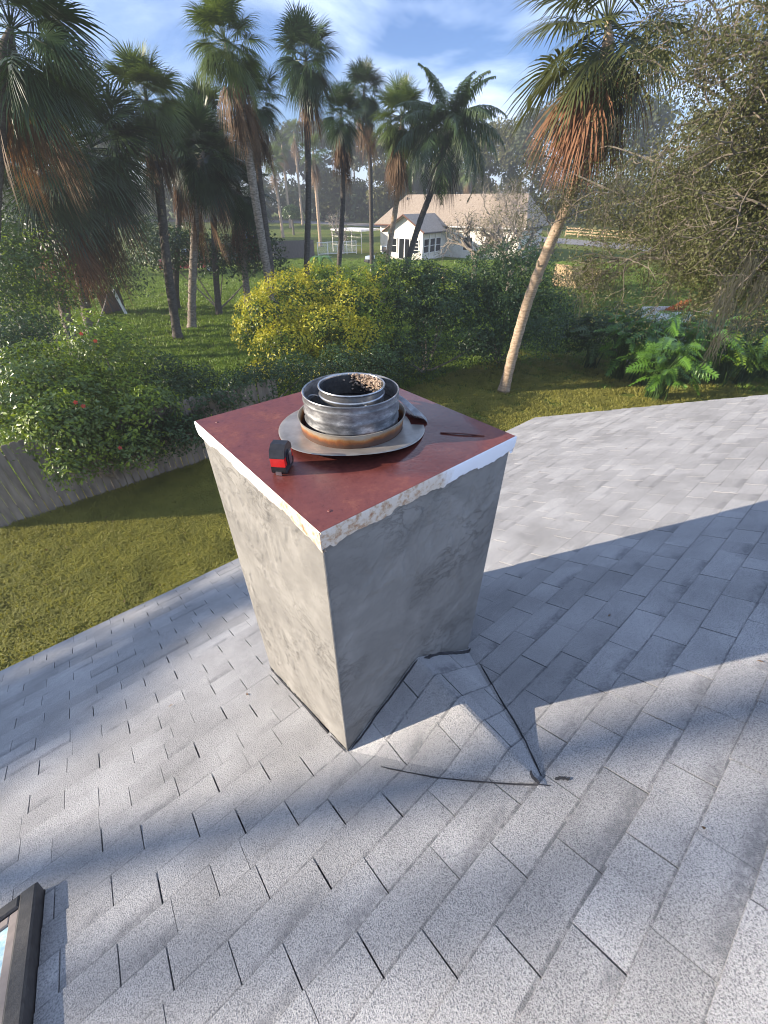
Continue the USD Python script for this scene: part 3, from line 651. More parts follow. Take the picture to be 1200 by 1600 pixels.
# torn strip of the flange curling up on the right
t = np.linspace(math.radians(-36), math.radians(26), 30)
inn, outr = 0.228, 0.275
A = np.stack([VX + inn * np.cos(t), VY + inn * np.sin(t), CAPZ + 0.040 + 0.012 * np.sin(4 * t)], 1)
B = np.stack([VX + (outr + 0.006 * np.sin(9 * t)) * np.cos(t), VY + (outr + 0.006 * np.sin(9 * t)) * np.sin(t), CAPZ + 0.014 + 0.010 * np.cos(5 * t)], 1)
Cc = (A + B) / 2 + np.array([0, 0, 0.012])
V = np.vstack([A, Cc, B]); k = np.arange(29)
part('torn_strip', (V, np.vstack([np.stack([k + o, k + 30 + o, k + 31 + o, k + 1 + o], 1) for o in (0, 30)])), M_GALV, chimney, smooth=True, label='torn bent strip of galvanised flange')
part('base_collar', shell([(0.186, -0.0014), (0.187, 0.0217), (0.190, 0.0449), (0.194, 0.0522), (0.195, 0.0544), (0.192, 0.0544), (0.187, 0.0435), (0.183, 0.0217), (0.182, 0.0000)], wob=0.012, seed=1), M_COLLAR, chimney, smooth=40, label='rust streaked collar around the flue pipe')
outer = part('outer_pipe', shell([(0.166, 0.0000), (0.166, 0.0383), (0.1685, 0.0425), (0.1685, 0.0476), (0.166, 0.0511), (0.166, 0.0698), (0.169, 0.0741), (0.169, 0.0834), (0.166, 0.0876), (0.166, 0.1089), (0.1685, 0.1132), (0.1685, 0.1183), (0.166, 0.1217), (0.1665, 0.1344), (0.169, 0.1379), (0.1675, 0.1404), (0.163, 0.1387), (0.162, 0.0000)], wob=0.006, seed=2), M_GALV, chimney, smooth=40, label='wide ribbed galvanised pipe')
part('pipe_floor', lathe([(0.162, 0.0808), (0.114, 0.0808)], 64, (VX, VY, CAPZ)), M_SOOT, outer)
IX, IY = 0.430, 0.438
inner = part('inner_pipe', shell([(0.113, 0.0000), (0.113, 0.1108), (0.116, 0.1149), (0.116, 0.1231), (0.113, 0.1264), (0.113, 0.1428), (0.1165, 0.1461), (0.118, 0.1503), (0.116, 0.1534), (0.112, 0.1526), (0.110, 0.1477), (0.109, 0.0492)], wob=0.004, seed=3, c=(IX, IY)), M_STEEL, chimney, smooth=40, label='narrow inner flue pipe with rolled steel rim')
part('soot_lining', shell([(0.1085, 0.1461), (0.1085, 0.0164), (0.0, 0.0164)], c=(IX, IY), n=64), M_SOOT, inner)
# flaky crust on the far right of the inner wall
rg = np.random.default_rng(3); mb = MB()
for k in range(420):
    th = math.radians(rg.normal(14, 19)); zz = 0.151 - abs(rg.normal(0, 0.022)); rr_ = 0.1075 - abs(rg.normal(0, 0.003))
    s_ = rg.uniform(0.0025, 0.0065); m = trimesh.creation.icosahedron(); m.apply_transform(trimesh.transformations.random_rotation_matrix(rg.random(3)))
    mb.add(m.vertices * s_ * np.array([1, 1, 0.7]) + np.array([IX + rr_ * math.cos(th), IY + rr_ * math.sin(th), CAPZ + zz]), m.faces)
part('creosote_crust', mb.get(), M_CREO, inner, label='pale brown flaky crust inside the pipe rim', kind='stuff')
for k, th in enumerate((150, 255, 20)):
    th = math.radians(th); p0 = np.array([IX + 0.118 * math.cos(th), IY + 0.118 * math.sin(th), CAPZ + 0.115]); p1 = np.array([VX + 0.160 * math.cos(th), VY + 0.160 * math.sin(th), CAPZ + 0.108])
    part('spacer_clip', tube(bez([p0, (p0 + p1) / 2 + [0, 0, 0.012], p1], 8), 0.003, 6), M_GALV, outer)

# ------------------------------------------------------------------ tape measure on the cap
TX, TY = 0.075, 0.325
tape = thing('tape_measure', 'red and black tape measure standing on the red chimney cap', 'tape measure', loc=(TX, TY, CAPZ))
# body: rounded D profile (in the plane a-z), extruded across; its narrow side faces the camera
fd = np.array([-0.72, -0.69])       # towards the camera
sd = np.array([-fd[1], fd[0]])
def tape_slice(z0, z1, w, grow=0.0):
    pr = Polygon([(-0.030, 0.0), (0.030, 0.0), (0.034, 0.006), (0.034, 0.045), (0.026, 0.064), (0.010, 0.073), (-0.014, 0.072), (-0.030, 0.058), (-0.034, 0.030), (-0.034, 0.005)]).buffer(grow)
    pr = pr.intersection(sbox(-1, z0, 1, z1))
    m = trimesh.creation.extrude_polygon(pr, w, engine='earcut'); v = m.vertices.copy()
    x = v[:, 0]; z = v[:, 1]; y = v[:, 2] - w / 2
    # bevel: draw the outer skin in near the two flat sides
    x, y, z = x * 1.18, y * 1.18, z * 1.18
    return np.c_[TX + fd[0] * x + sd[0] * y, TY + fd[1] * x + sd[1] * y, CAPZ + 0.0035 + z], m.faces
part('bottom_shell', tape_slice(0, 0.0195, 0.038), M_BLACKP, tape)
part('red_band', tape_slice(0.020, 0.0435, 0.0372, -0.0006), M_REDP, tape, label='bright red middle band')
part('top_shell', tape_slice(0.044, 0.08, 0.0385), M_BLACKP, tape)
for sgn in (-1, 1):
    m = trimesh.creation.cylinder(0.024, 0.003, sections=32); R_ = np.eye(4); R_[:3, 0] = [fd[0], fd[1], 0]; R_[:3, 1] = [0, 0, 1]; R_[:3, 2] = [sd[0], sd[1], 0]
    m.apply_transform(R_); m.apply_translation([TX + sd[0] * sgn * 0.0236, TY + sd[1] * sgn * 0.0236, CAPZ + 0.043])
    part('side_disc', m, M_BLACKP, tape)
part('blade_hook', obox((TX + fd[0] * 0.043, TY + fd[1] * 0.043, CAPZ + 0.001), (0.003, 0.018, 0.012), math.atan2(fd[1], fd[0])), M_STEEL, tape)
part('belt_clip', obox((TX + sd[0] * 0.0275, TY + sd[1] * 0.0275, CAPZ + 0.022), (0.02, 0.0016, 0.040), math.atan2(fd[1], fd[0])), M_STEEL, tape)

# ------------------------------------------------------------------ skylight
skl = thing('skylight', 'dark framed skylight at the left edge of the shingle roof', 'skylight', loc=(SKX0, SKY0, roofz(0, SKY0)))
cs = math.cos(math.atan(S)); nrm = np.array([0, S, 1.0]) * cs; dn = np.array([0, 1.0, -S]) * cs
def skp(x, y, h): return np.array([x, y, roofz(0, y)]) + nrm * h
def skbar(x0, x1, y0, y1, h0, h1, b=0.006):
    P = [skp(x, y, h0) for x, y in ((x0, y0), (x1, y0), (x1, y1), (x0, y1))] + [skp(x, y, h1 - b) for x, y in ((x0, y0), (x1, y0), (x1, y1), (x0, y1))] + [skp(x, y, h1) for x, y in ((x0 + b, y0 + b), (x1 - b, y0 + b), (x1 - b, y1 - b), (x0 + b, y1 - b))]
    return trimesh.convex.convex_hull(np.array(P))
fr = part('frame', skbar(SKX1 - 0.052, SKX1, SKY0, SKY1, -0.02, 0.058), M_DARKMETAL, skl)
part('frame', skbar(SKX0, SKX0 + 0.052, SKY0, SKY1, -0.02, 0.058), M_DARKMETAL, skl)
part('frame', skbar(SKX0 + 0.053, SKX1 - 0.053, SKY1 - 0.05, SKY1 - 0.001, -0.02, 0.056), M_DARKMETAL, skl)
part('frame', skbar(SKX0 + 0.053, SKX1 - 0.053, SKY0, SKY0 + 0.05, -0.02, 0.056), M_DARKMETAL, skl)
part('glazing_bead', skbar(SKX1 - 0.082, SKX1 - 0.0535, SKY0 + 0.051, SKY1 - 0.051, -0.02, 0.046, 0.003), M_TANMETAL, skl)
part('glazing_bead', skbar(SKX0 + 0.0535, SKX0 + 0.082, SKY0 + 0.051, SKY1 - 0.051, -0.02, 0.046, 0.003), M_TANMETAL, skl)
part('glazing_bead', skbar(SKX0 + 0.083, SKX1 - 0.083, SKY1 - 0.082, SKY1 - 0.0515, -0.02, 0.046, 0.003), M_TANMETAL, skl)
part('glazing_bead', skbar(SKX0 + 0.083, SKX1 - 0.083, SKY0 + 0.0515, SKY0 + 0.082, -0.02, 0.046, 0.003), M_TANMETAL, skl)
part('glass_pane', skbar(SKX0 + 0.083, SKX1 - 0.083, SKY0 + 0.083, SKY1 - 0.083, -0.02, 0.038, 0.002), M_SKYGLASS, skl)

# ------------------------------------------------------------------ board fence
FY = 9.95
fence = thing('board_fence', 'weathered grey board fence behind the sunlit lawn under the flowering bush', 'fence', loc=(2, FY, 0))
rg = np.random.default_rng(11); x = -2.45
while x < 4.6:
    w = 0.138 + rg.normal(0, 0.003); h = 1.78 + rg.normal(0, 0.02); dz = rg.normal(0, 0.006)
    pr = Polygon([(0, 0.03), (w, 0.03), (w, h - 0.04), (w - 0.035, h), (0.035, h), (0, h - 0.04)])
    m = trimesh.creation.extrude_polygon(pr, 0.018, engine='earcut'); v = np.c_[x + m.vertices[:, 0], FY + dz + m.vertices[:, 2], m.vertices[:, 1]]
    v[:, 0] += rg.normal(0, 0.006) * v[:, 2]
    part('board', (v, m.faces), M_WOODGREY, fence); x += w + rg.uniform(0.008, 0.018)
for z in (0.35, 1.45): part('rail', obox((1.05, FY + 0.05, z), (6.9, 0.04, 0.09)), M_WOODGREY, fence)
for x in np.arange(-2.3, 4.8, 2.3): part('post', obox((x, FY + 0.12, 0), (0.09, 0.09, 1.72)), M_WOODGREY, fence)

# ------------------------------------------------------------------ plants
def unit(v): return v / (np.linalg.norm(v, axis=-1, keepdims=True) + 1e-12)


def leaves(P, N, size, rg, narrow=0.55, fold=0.25):
    """folded kite leaves at points P with facing N; two triangles each, each leaf its own island"""
    n = len(P); t = unit(np.cross(N, rg.normal(size=(n, 3)))); b = np.cross(N, t)
    s = (size * rg.uniform(0.65, 1.35, n))[:, None]
    tip = P + t * s; base = P - t * s * 0.15; mid = P + t * s * 0.42
    l = mid + b * s * narrow * 0.5 + N * s * fold * 0.3; r_ = mid - b * s * narrow * 0.5 + N * s * fold * 0.3
    v = np.stack([base, l, tip, r_], 1).reshape(-1, 3); k = np.arange(n)[:, None] * 4
    return v, np.vstack([k + [0, 2, 1], k + [0, 3, 2]])


def cloud(lobes, n, rg, shell=0.55, rough=0.35, seed=0):
    """points and outward directions in the outer part of several uneven ellipsoids; lobes: (centre, radii)"""
    vol = np.array([np.prod(r_) ** (2 / 3) for _, r_ in lobes]); pick = rg.choice(len(lobes), n, p=vol / vol.sum())
    C_ = np.array([c for c, _ in lobes])[pick]; R_ = np.array([r_ for _, r_ in lobes])[pick]
    D_ = unit(rg.normal(size=(n, 3))); D_[:, 2] = np.where(D_[:, 2] < -0.5, -D_[:, 2], D_[:, 2])
    bump_ = 1 + rough * 2 * (meshkit.fbm(D_ * 2.6 + C_ * 0.9, 3, seed) - 0.5)
    rad = bump_ * (1 - shell * rg.random(n) ** 1.8)
    P = C_ + D_ * R_ * rad[:, None]
    # clumps
    hole_ = meshkit.fbm(P * 1.9, 2, seed + 9)
    ok = hole_ > 0.36
    N = unit(unit(D_ / R_) + rg.normal(0, 0.55, (n, 3)) + [0, 0, 0.35])
    return P[ok], N[ok], rad[ok]


def stems(parent, base, tips, r0, m, rg, sides=5):
    mb = MB()
    for t in tips:
        mid = (np.array(base) + t) / 2 + rg.normal(0, 0.12, 3)
        mb.add(*tube(bez([base, mid, t], 7), np.linspace(r0, r0 * 0.25, 7), sides))
    part('stems', mb.get(), m, parent)


def shrub(name, label, lobes, n, size, m, rg, category='bush', group=None, accents=(), stem_mat=None, shell=0.6, narrow=0.55):
    c = np.mean([c for c, _ in lobes], 0)
    t = thing(name, label, category, group, loc=(c[0], c[1], float(terrain(c[0], c[1]))))
    P, N, rad = cloud(lobes, n, rg, shell=shell, seed=int(rg.integers(1000)))
    left = np.ones(len(P), bool)
    for nm, am, test in accents:
        sel = left & test(P, N, rad); left &= ~sel
        if sel.sum() > 10: part(nm, leaves(P[sel], N[sel], size, rg, narrow), am, t, kind='stuff')
    part('foliage', leaves(P[left], N[left], size, rg, narrow), m, t, kind='stuff')
    tips = [np.array(c_) for c_, _ in lobes]
    stems(t, (c[0], c[1], float(terrain(c[0], c[1]))), tips, 0.06, stem_mat or M_TWIG, rg)
    return t, P, N


def petal_flower(parent, P, N, s, rg):
    mb = MB(); a = unit(np.cross(N, [0.3, 0.2, 1.0])); b = np.cross(N, a)
    for k in range(5):
        th = k * 2 * np.pi / 5; e = a * math.cos(th) + b * math.sin(th); e2 = -a * math.sin(th) + b * math.cos(th)
        mb.add([P, P + s * 0.7 * e + s * 0.35 * e2 + N * s * 0.15, P + s * e + N * s * 0.1, P + s * 0.7 * e - s * 0.35 * e2 + N * s * 0.15], [[0, 1, 2], [0, 2, 3]])
    part('red_flower', mb.get(), M_PETAL, parent)


def fan_frond(origin, dirn, R, rg, droop, nb=34, dead=False):
    """costapalmate fan leaf: petiole and nb drooping blades"""
    mb = MB(); dirn = unit(np.array(dirn)); g = np.array([0, 0, -1.0])
    lp = R * (0.50 if not dead else 0.38) * rg.uniform(0.85, 1.1)
    tt = np.linspace(0, 1, 5)[:, None]
    pet = origin + dirn * lp * tt + g * droop * lp * 0.25 * tt ** 2
    mb.add(*tube(pet, np.linspace(0.016, 0.008, 5) * (R / 1.9), 3, cap=False))
    e = unit(pet[-1] - pet[-2]); side = np.cross(e, [0, 0, 1.0]); side = unit(side) if np.linalg.norm(side) > 0.05 else np.array([1.0, 0, 0])
    roll = rg.normal(0, 0.35); up = np.cross(side, e); side, up = side * math.cos(roll) + up * math.sin(roll), up * math.cos(roll) - side * math.sin(roll)
    span = math.radians(115 if not dead else 60)
    th = np.linspace(-span, span, nb) + rg.normal(0, 0.03, nb)
    ln = R * 0.62 * (0.62 + 0.38 * np.cos(th * 0.75)) * rg.uniform(0.85, 1.1, nb)
    dv = np.cos(th)[:, None] * e + np.sin(th)[:, None] * side + 0.18 * np.abs(np.sin(th))[:, None] * up
    dv = unit(dv); bt = unit(np.cross(dv, up + 0.2 * rg.normal(size=3)))
    hub = pet[-1] + e * R * 0.10 * np.cos(th)[:, None]
    dr = (droop * (0.55 + 0.25 * rg.random(nb)) + 0.12)[:, None]
    rowsv = []
    for t_, w_ in ((0.0, 0.010), (0.36, 0.026), (0.72, 0.017), (1.0, 0.0)):
        c = hub + dv * (ln * t_)[:, None] + g * dr * (ln * t_ ** 2.2)[:, None]
        w = w_ * R / 1.9
        rowsv.append(c + bt * w); rowsv.append(c - bt * w)
    v = np.stack(rowsv, 1).reshape(-1, 3); k = np.arange(nb)[:, None] * 8
    f = np.vstack([k + q for q in ([0, 1, 3], [0, 3, 2], [2, 3, 5], [2, 5, 4], [4, 5, 6])])
    return mb.add(v, f).get()


def feather_frond(origin, az, el, R, rg, nl=80):
    tt = np.linspace(0, 1, 16); h = np.array([math.cos(az), math.sin(az), 0.0])
    bend = np.radians(el) - tt * np.radians(95 + rg.uniform(-12, 12)) * (1.15 - el / 160)
    steps = np.stack([np.cos(bend)[:, None] * h + np.sin(bend)[:, None] * np.array([0, 0, 1.0])], 0)[0] * R / 15
    P = origin + np.vstack([np.zeros(3), np.cumsum(steps[:-1], 0)])
    mb = MB(); mb.add(*tube(P, np.linspace(0.03, 0.006, 16), 4, cap=False))
    side = np.cross(h, [0, 0, 1.0]); ts = np.linspace(0.16, 0.99, nl)
    for sg in (-1, 1):
        c = np.stack([np.interp(ts, tt, P[:, k]) for k in range(3)], 1); tg = unit(np.stack([np.interp(ts, tt, np.gradient(P[:, k])) for k in range(3)], 1))
        ln = R * 0.25 * np.sin(np.clip(ts * 1.15, 0, 1) * np.pi * 0.86 + 0.35) * rg.uniform(0.8, 1.15, nl) + 0.1
        d0 = unit(sg * side * 0.75 + tg * 0.55 + rg.normal(0, 0.16, (nl, 3)))
        w = 0.024
        p0, p1, p2 = c, c + d0 * (ln * 0.45)[:, None] + [0, 0, -1] * (ln * 0.16)[:, None], c + d0 * (ln * 0.72)[:, None] + [0, 0, -1] * (ln * 0.72)[:, None]
        v = np.stack([p0 + tg * w * 0.5, p0 - tg * w * 0.5, p1 + tg * w, p1 - tg * w, p2], 1).reshape(-1, 3); k = np.arange(nl)[:, None] * 5
        mb.add(v, np.vstack([k + q for q in ([0, 1, 3], [0, 3, 2], [2, 3, 4])]))
    return mb.get()


def palm_trunk(t, path, r0, r1, m, rg, rings=True):
    n = 60; c = bez(path, n); s = np.linspace(0, 1, n)
    rad = r0 + (r1 - r0) * s + 0.35 * r0 * np.exp(-s * 22)
    rad[-3:] = rad[-3:] * [0.8, 0.5, 0.2]
    if rings: rad = rad * (1 + 0.05 * np.sin(np.arange(n) * 2.4) + rg.normal(0, 0.02, n))
    part('trunk', tube(c, rad, 12), m, t, smooth=True)
    return c


def fan_palm(label, path, R, rg, nf=40, nd=12, bark=None, frond=None, dead=None, group='cabbage palms of the back garden', boots=0, skirt=1.0, r0=0.21, low=-35, name='cabbage_palm'):
    """path: ground, points up the trunk, crown heart"""
    t = thing(name, label, 'palm tree', group, loc=path[0])
    c = palm_trunk(t, path, r0, r0 * 0.82, bark or M_PALMBARK, rg)
    top = c[-1]; ax = unit(c[-1] - c[-6])
    for k in range(nf):
        s = (k + 0.5) / nf; az = k * 2.39996 + rg.normal(0, 0.25); el = math.radians(82 - (82 - low) * s ** 0.85 + rg.normal(0, 7))
        dv = np.array([math.cos(el) * math.cos(az), math.cos(el) * math.sin(az), math.sin(el)]) + 0.3 * (ax - [0, 0, 1])
        o = top - ax * (0.45 * R * 0.35 * s) + dv * 0.05
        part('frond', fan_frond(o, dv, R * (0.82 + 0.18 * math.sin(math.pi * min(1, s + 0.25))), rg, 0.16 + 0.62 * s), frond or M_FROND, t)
    for k in range(4):
        part('frond', fan_frond(top - ax * 0.15, unit(ax + rg.normal(0, 0.14, 3)), R * 0.8, rg, 0.05, nb=20, dead=True), frond or M_FROND, t)
    for k in range(nd):
        az = k * 2.39996 * 1.3 + rg.normal(0, 0.4); el = math.radians(rg.uniform(-75, -18) if skirt < 0.7 else rg.uniform(-80, -45)); o = top - ax * R * rg.uniform(0.10, 0.35 + 0.35 * skirt)
        dv = np.array([math.cos(el) * math.cos(az), math.cos(el) * math.sin(az), math.sin(el)])
        part('dead_frond', fan_frond(o, dv, R * 0.85, rg, 1.5 if skirt > 0.2 else 0.95, nb=18, dead=True), dead or M_DEAD, t)
    for k in range(boots):
        s = k / boots; i = int((0.35 + 0.63 * s) * (len(c) - 1)) if boots < 60 else int((0.05 + 0.93 * s) * (len(c) - 1)); az = k * 2.39996
        dv = unit(np.array([math.cos(az), math.sin(az), 1.1])); p0 = c[i] + np.array([math.cos(az), math.sin(az), 0]) * r0 * 0.75
        sd_ = np.cross(dv, [0, 0, 1.0]); sd_ = unit(sd_) * 0.05
        part('leaf_base', ([p0 - sd_, p0 + sd_, p0 + dv * 0.30 + sd_ * 0.6, p0 + dv * 0.30 - sd_ * 0.6, p0 + dv * 0.15 + [0, 0, -0.03]], [[0, 1, 4], [1, 2, 4], [2, 3, 4], [3, 0, 4], [0, 2, 1], [0, 3, 2]]), M_BOOT, t)
    return t


def palm_path(low, top, D, mid=None, D2=None):
    """trunk through two photo pixels at distance D, continued to the ground"""
    a = at(low, D); b = at(top, D2 or D); m_ = [at(q, D) for q in (mid or [])]
    nxt = m_[0] if m_ else b; slope = (a - nxt) / (a[2] - nxt[2])
    gz_ = float(terrain(a[0], a[1])); g = a - slope * (a[2] - gz_) * 0.75; g[2] = gz_
    return [g, a] + m_ + [b]


R_ = lambda s: np.random.default_rng(s)
PG = 'cabbage palms of the back garden'
fan_palm('broad cabbage palm with hanging brown skirt, leftmost whole palm above the left shrubs', palm_path((100, 480), (62, 262), 23.0, [(76, 360)]), 2.45, R_(21), 52, 14, dead=M_DEADORANGE, low=-50)
fan_palm('dense dark cabbage palm leaning over the second left trunk with brown underskirt', palm_path((134, 480), (140, 225), 24.5, [(121, 395)]), 2.7, R_(22), 62, 16, low=-55, skirt=1.2)
fan_palm('dark cabbage palm cut off by the top left corner', palm_path((-15, 430), (18, 40), 17.0), 1.84, R_(23), 46, 10, bark=M_PALMDARK, low=-50)
fan_palm('cabbage palm with bright top and brown beard right of the left palm cluster', palm_path((262, 420), (228, 150), 25.0, [(246, 270)]), 1.68, R_(24), 48, 16, boots=40, skirt=1.2, bark=M_PALMDARK, frond=M_FRONDY)
fan_palm('short dark cabbage palm in the shaded thicket, its trunk covered in old leaf bases', palm_path((300, 470), (318, 235), 27.0), 2.00, R_(25), 58, 14, boots=60, skirt=2.0, low=-60)
fan_palm('low bushy cabbage palm in the thicket with shaggy trunk, nearest the dark fence', palm_path((385, 450), (372, 290), 30.0), 1.92, R_(26), 54, 16, boots=50, skirt=2.0, low=-60)
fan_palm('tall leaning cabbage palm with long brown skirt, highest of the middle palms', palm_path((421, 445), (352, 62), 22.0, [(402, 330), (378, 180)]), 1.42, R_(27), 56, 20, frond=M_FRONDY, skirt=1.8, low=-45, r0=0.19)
fan_palm('dim cabbage palm close behind the tall leaning one', palm_path((424, 420), (398, 150), 27.0, [(408, 300)]), 1.36, R_(28), 46, 18, bark=M_PALMDARK, skirt=1.8, low=-50, r0=0.17)
fan_palm('mid height cabbage palm between the thicket and the tall leaning palm', palm_path((338, 440), (322, 190), 30.0, [(333, 330)]), 1.9, R_(34), 48, 16, bark=M_PALMDARK, skirt=1.6, low=-55, r0=0.18)
fan_palm('dark cabbage palm crowded behind the beard of the bright topped palm', palm_path((275, 440), (282, 215), 33.0, [(280, 330)]), 2.0, R_(35), 48, 16, bark=M_PALMDARK, skirt=1.6, low=-60, r0=0.18)
fan_palm('straight cabbage palm with round dark crown standing left of the house', palm_path((479, 430), (478, 88), 29.0, [(482, 300), (480, 180)]), 1.72, R_(29), 64, 6, bark=M_PALMDARK, skirt=0.8, low=-60, r0=0.18)
fan_palm('cabbage palm with shaggy hanging beard behind the round crowned palm', palm_path((529, 430), (533, 178), 33.0, [(536, 290)]), 1.44, R_(30), 54, 20, bark=M_PALMDARK, skirt=2.4, low=-55, r0=0.17)
fan_palm('cabbage palm with dark round head between the bearded palm and the yellowish palm', palm_path((581, 412), (568, 140), 38.0, [(579, 280)]), 1.60, R_(31), 58, 18, bark=M_PALMDARK, skirt=2.2, low=-50, r0=0.17)
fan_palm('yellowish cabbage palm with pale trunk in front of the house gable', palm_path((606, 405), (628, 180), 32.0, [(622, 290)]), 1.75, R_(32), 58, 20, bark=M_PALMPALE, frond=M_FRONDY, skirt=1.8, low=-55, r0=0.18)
fan_palm('big leaning cabbage palm with bare pale trunk and orange dead leaves on the right', palm_path((788, 606), (950, 30), 15.7, [(822, 480), (858, 385), (902, 285), (936, 180)]), 2.2, R_(33), 46, 17, bark=M_PALMPALE, frond=M_FRONDOLIVE, dead=M_DEADORANGE, boots=24, skirt=0.15, low=-55, r0=0.18)
for k, (lo, tp, D, lab) in enumerate((((500, 372), (489, 235), 75, 'small far cabbage palm with thin leaning trunk beyond the chain link fence'), ((437, 330), (426, 250), 88, 'far cabbage palm with thin pale trunk left of the round topiary tree'),
                                      ((448, 300), (440, 225), 105, 'far thin palm rising behind the topiary tree'), ((468, 300), (459, 205), 110, 'far slender palm right of the topiary tree'), ((735, 300), (733, 265), 95, 'far stumpy palm behind the house ridge'))):
    fan_palm(lab, palm_path(lo, tp, D), 2.2, R_(40 + k), 26, 8, group='far palms', skirt=0.8, low=-40, r0=0.25, bark=M_PALMPALE if k < 4 else None, frond=M_FRONDY)

# queen palm
qp = palm_path((634, 420), (700, 205), 30.0, [(655, 350), (684, 270)])
qt = thing('queen_palm', 'feathery queen palm with arching leaves and dark curved trunk', 'palm tree', None, loc=qp[0])
rg = R_(50); c = palm_trunk(qt, qp, 0.19, 0.15, M_PALMDARK, rg)
for k in range(34):
    s = (k + 0.5) / 34; part('frond', feather_frond(c[-1] + [0, 0, 0.1], k * 2.39996, 86 - 96 * s ** 0.9 + rg.normal(0, 4), 3.6 * (0.85 + 0.3 * s), rg), M_QUEEN, qt)
for k in range(10):
    az = k * 2.4; dv = np.array([math.cos(az) * 0.35, math.sin(az) * 0.35, -1])
    part('dead_frond', fan_frond(c[-1] - [0, 0, 0.2], dv, 1.9, rg, 1.2, nb=14, dead=True), M_PALMDARK, qt)

# shade palms to the left, outside the picture, whose long shadows cross the roof and the garden
sd2 = np.array([math.cos(SUN_AZ), math.sin(SUN_AZ)]); qn2 = np.array([math.sin(SUN_AZ), -math.cos(SUN_AZ)])
OFF = [(-0.24, -0.20, 24.0, 18.5, 'tall straight cabbage palm, nearest of those outside the picture'), (-0.52, -0.60, 34.0, 21.5, 'thin tall cabbage palm outside the picture, farthest of those near the house'), (0.80, 0.78, 24.0, 9.35, 'leaning cabbage palm outside the picture'), (1.9, 1.75, 31.0, 11.9, 'slender cabbage palm outside the picture beyond the leaning one'),
       (24.0, 24.4, 16.0, 10.0, 'low broad cabbage palm outside the picture deep in the garden'), (28.5, 28.0, 20.0, 11.0, 'cabbage palm outside the picture, deepest in the garden')]
for k, (q0, q1, t_, h, lab) in enumerate(OFF):
    a = qn2 * q0 + sd2 * t_; b = qn2 * q1 + sd2 * t_
    fan_palm(lab, [np.array([*a, 0.0]), np.array([*((a + b) / 2), h * 0.5]), np.array([*b, h])], (1.7, 1.6, 1.35, 1.3, 2.4, 2.4)[k], R_(60 + k), 30, 8, group='cabbage palms outside the picture', r0=(0.12, 0.10)[k] if k < 2 else 0.17)

# --- shrubs
HB = at((150, 560), 12.6); 
lob = lambda q, D, rx, ry=None, rz=None: (at(q, D), (rx, ry or rx, rz or rx * 0.85))
hib, P, N = shrub('hibiscus_bush', 'tall hibiscus bush with red flowers hanging over the board fence', [lob((165, 555), 13.0, 1.15), lob((70, 600), 12.0, 1.05), lob((120, 640), 11.6, 1.15), lob((200, 640), 12.0, 1.1), lob((60, 680), 11.2, 0.8), lob((165, 705), 10.4, 0.75, 0.55, 0.7), lob((240, 660), 11.8, 0.9), lob((110, 740), 10.0, 0.45, 0.4, 0.45), lob((130, 690), 10.2, 0.75, 0.5, 0.7), lob((185, 665), 10.4, 0.8, 0.55, 0.7), lob((240, 650), 10.6, 0.75, 0.55, 0.7), lob((95, 665), 10.4, 0.7, 0.5, 0.7), lob((215, 710), 10.0, 0.6, 0.45, 0.5), lob((40, 640), 11.2, 0.8)],
                  30000, 0.085, M_LEAFHIB, R_(71), accents=[('young_leaves', M_LEAFLIME, lambda P, N, r_: (r_ > 0.86) & (meshkit.fbm(P * 2.2, 2, 4) > 0.52) & (N[:, 2] > 0))])
rg = R_(72)
for q in ((128, 523), (149, 532), (118, 625), (130, 633), (190, 700)):
    v = ray(q); best = np.argmin(np.linalg.norm(np.cross(P - CAM, v / np.linalg.norm(v)), axis=1) + 0.15 * np.linalg.norm(P - CAM, axis=1)); petal_flower(hib, P[best] - v / np.linalg.norm(v) * 0.12, unit(-v + np.array([0, 0, 0.3])), 0.045, rg)
shrub('dark_shrub', 'dark green shrub behind the fence between the hibiscus and the chimney', [lob((270, 640), 12.8, 1.0), lob((310, 610), 13.6, 0.9), lob((250, 600), 14.0, 1.0), lob((290, 665), 11.2, 0.85), lob((240, 690), 10.6, 0.75), lob((335, 640), 10.9, 0.6), lob((205, 700), 10.4, 0.6), lob((285, 680), 10.5, 0.65), lob((380, 612), 11.6, 0.7), lob((420, 600), 12.0, 0.75), lob((470, 590), 12.6, 0.8), lob((530, 580), 13.2, 0.9), lob((590, 575), 14.0, 0.9)], 30000, 0.075, M_LEAFDARK, R_(73))
shrub('corner_shrub', 'glossy green shrub at the left edge under the palm trunks', [lob((20, 440), 20.0, 1.6), lob((60, 465), 20.5, 1.3), lob((10, 490), 19.0, 1.4), lob((30, 405), 21.5, 1.6)], 16000, 0.085, M_LEAFMID, R_(74), accents=[('young_leaves', M_LEAFLIME, lambda P, N, r_: (r_ > 0.88) & (meshkit.fbm(P * 2.2, 2, 4) > 0.5))])
shrub('grey_shrub', 'dull grey green shrub at the left edge below the glossy one', [lob((20, 555), 15.5, 1.0), lob((55, 535), 16.0, 1.0), lob((0, 600), 14.2, 0.9)], 8000, 0.07, M_LEAFDARK, R_(75))
ytest = lambda P, N, r_: (r_ > 0.80) & (meshkit.fbm(P * 1.6, 2, 2) + 0.10 * (9.2 - P[:, 0]) > 0.44) & (P[:, 2] > 1.0)
ltest = lambda P, N, r_: (r_ > 0.72) & (meshkit.fbm(P * 2.0, 2, 8) + 0.05 * (9.5 - P[:, 0]) > 0.42) & (P[:, 2] > 0.6)
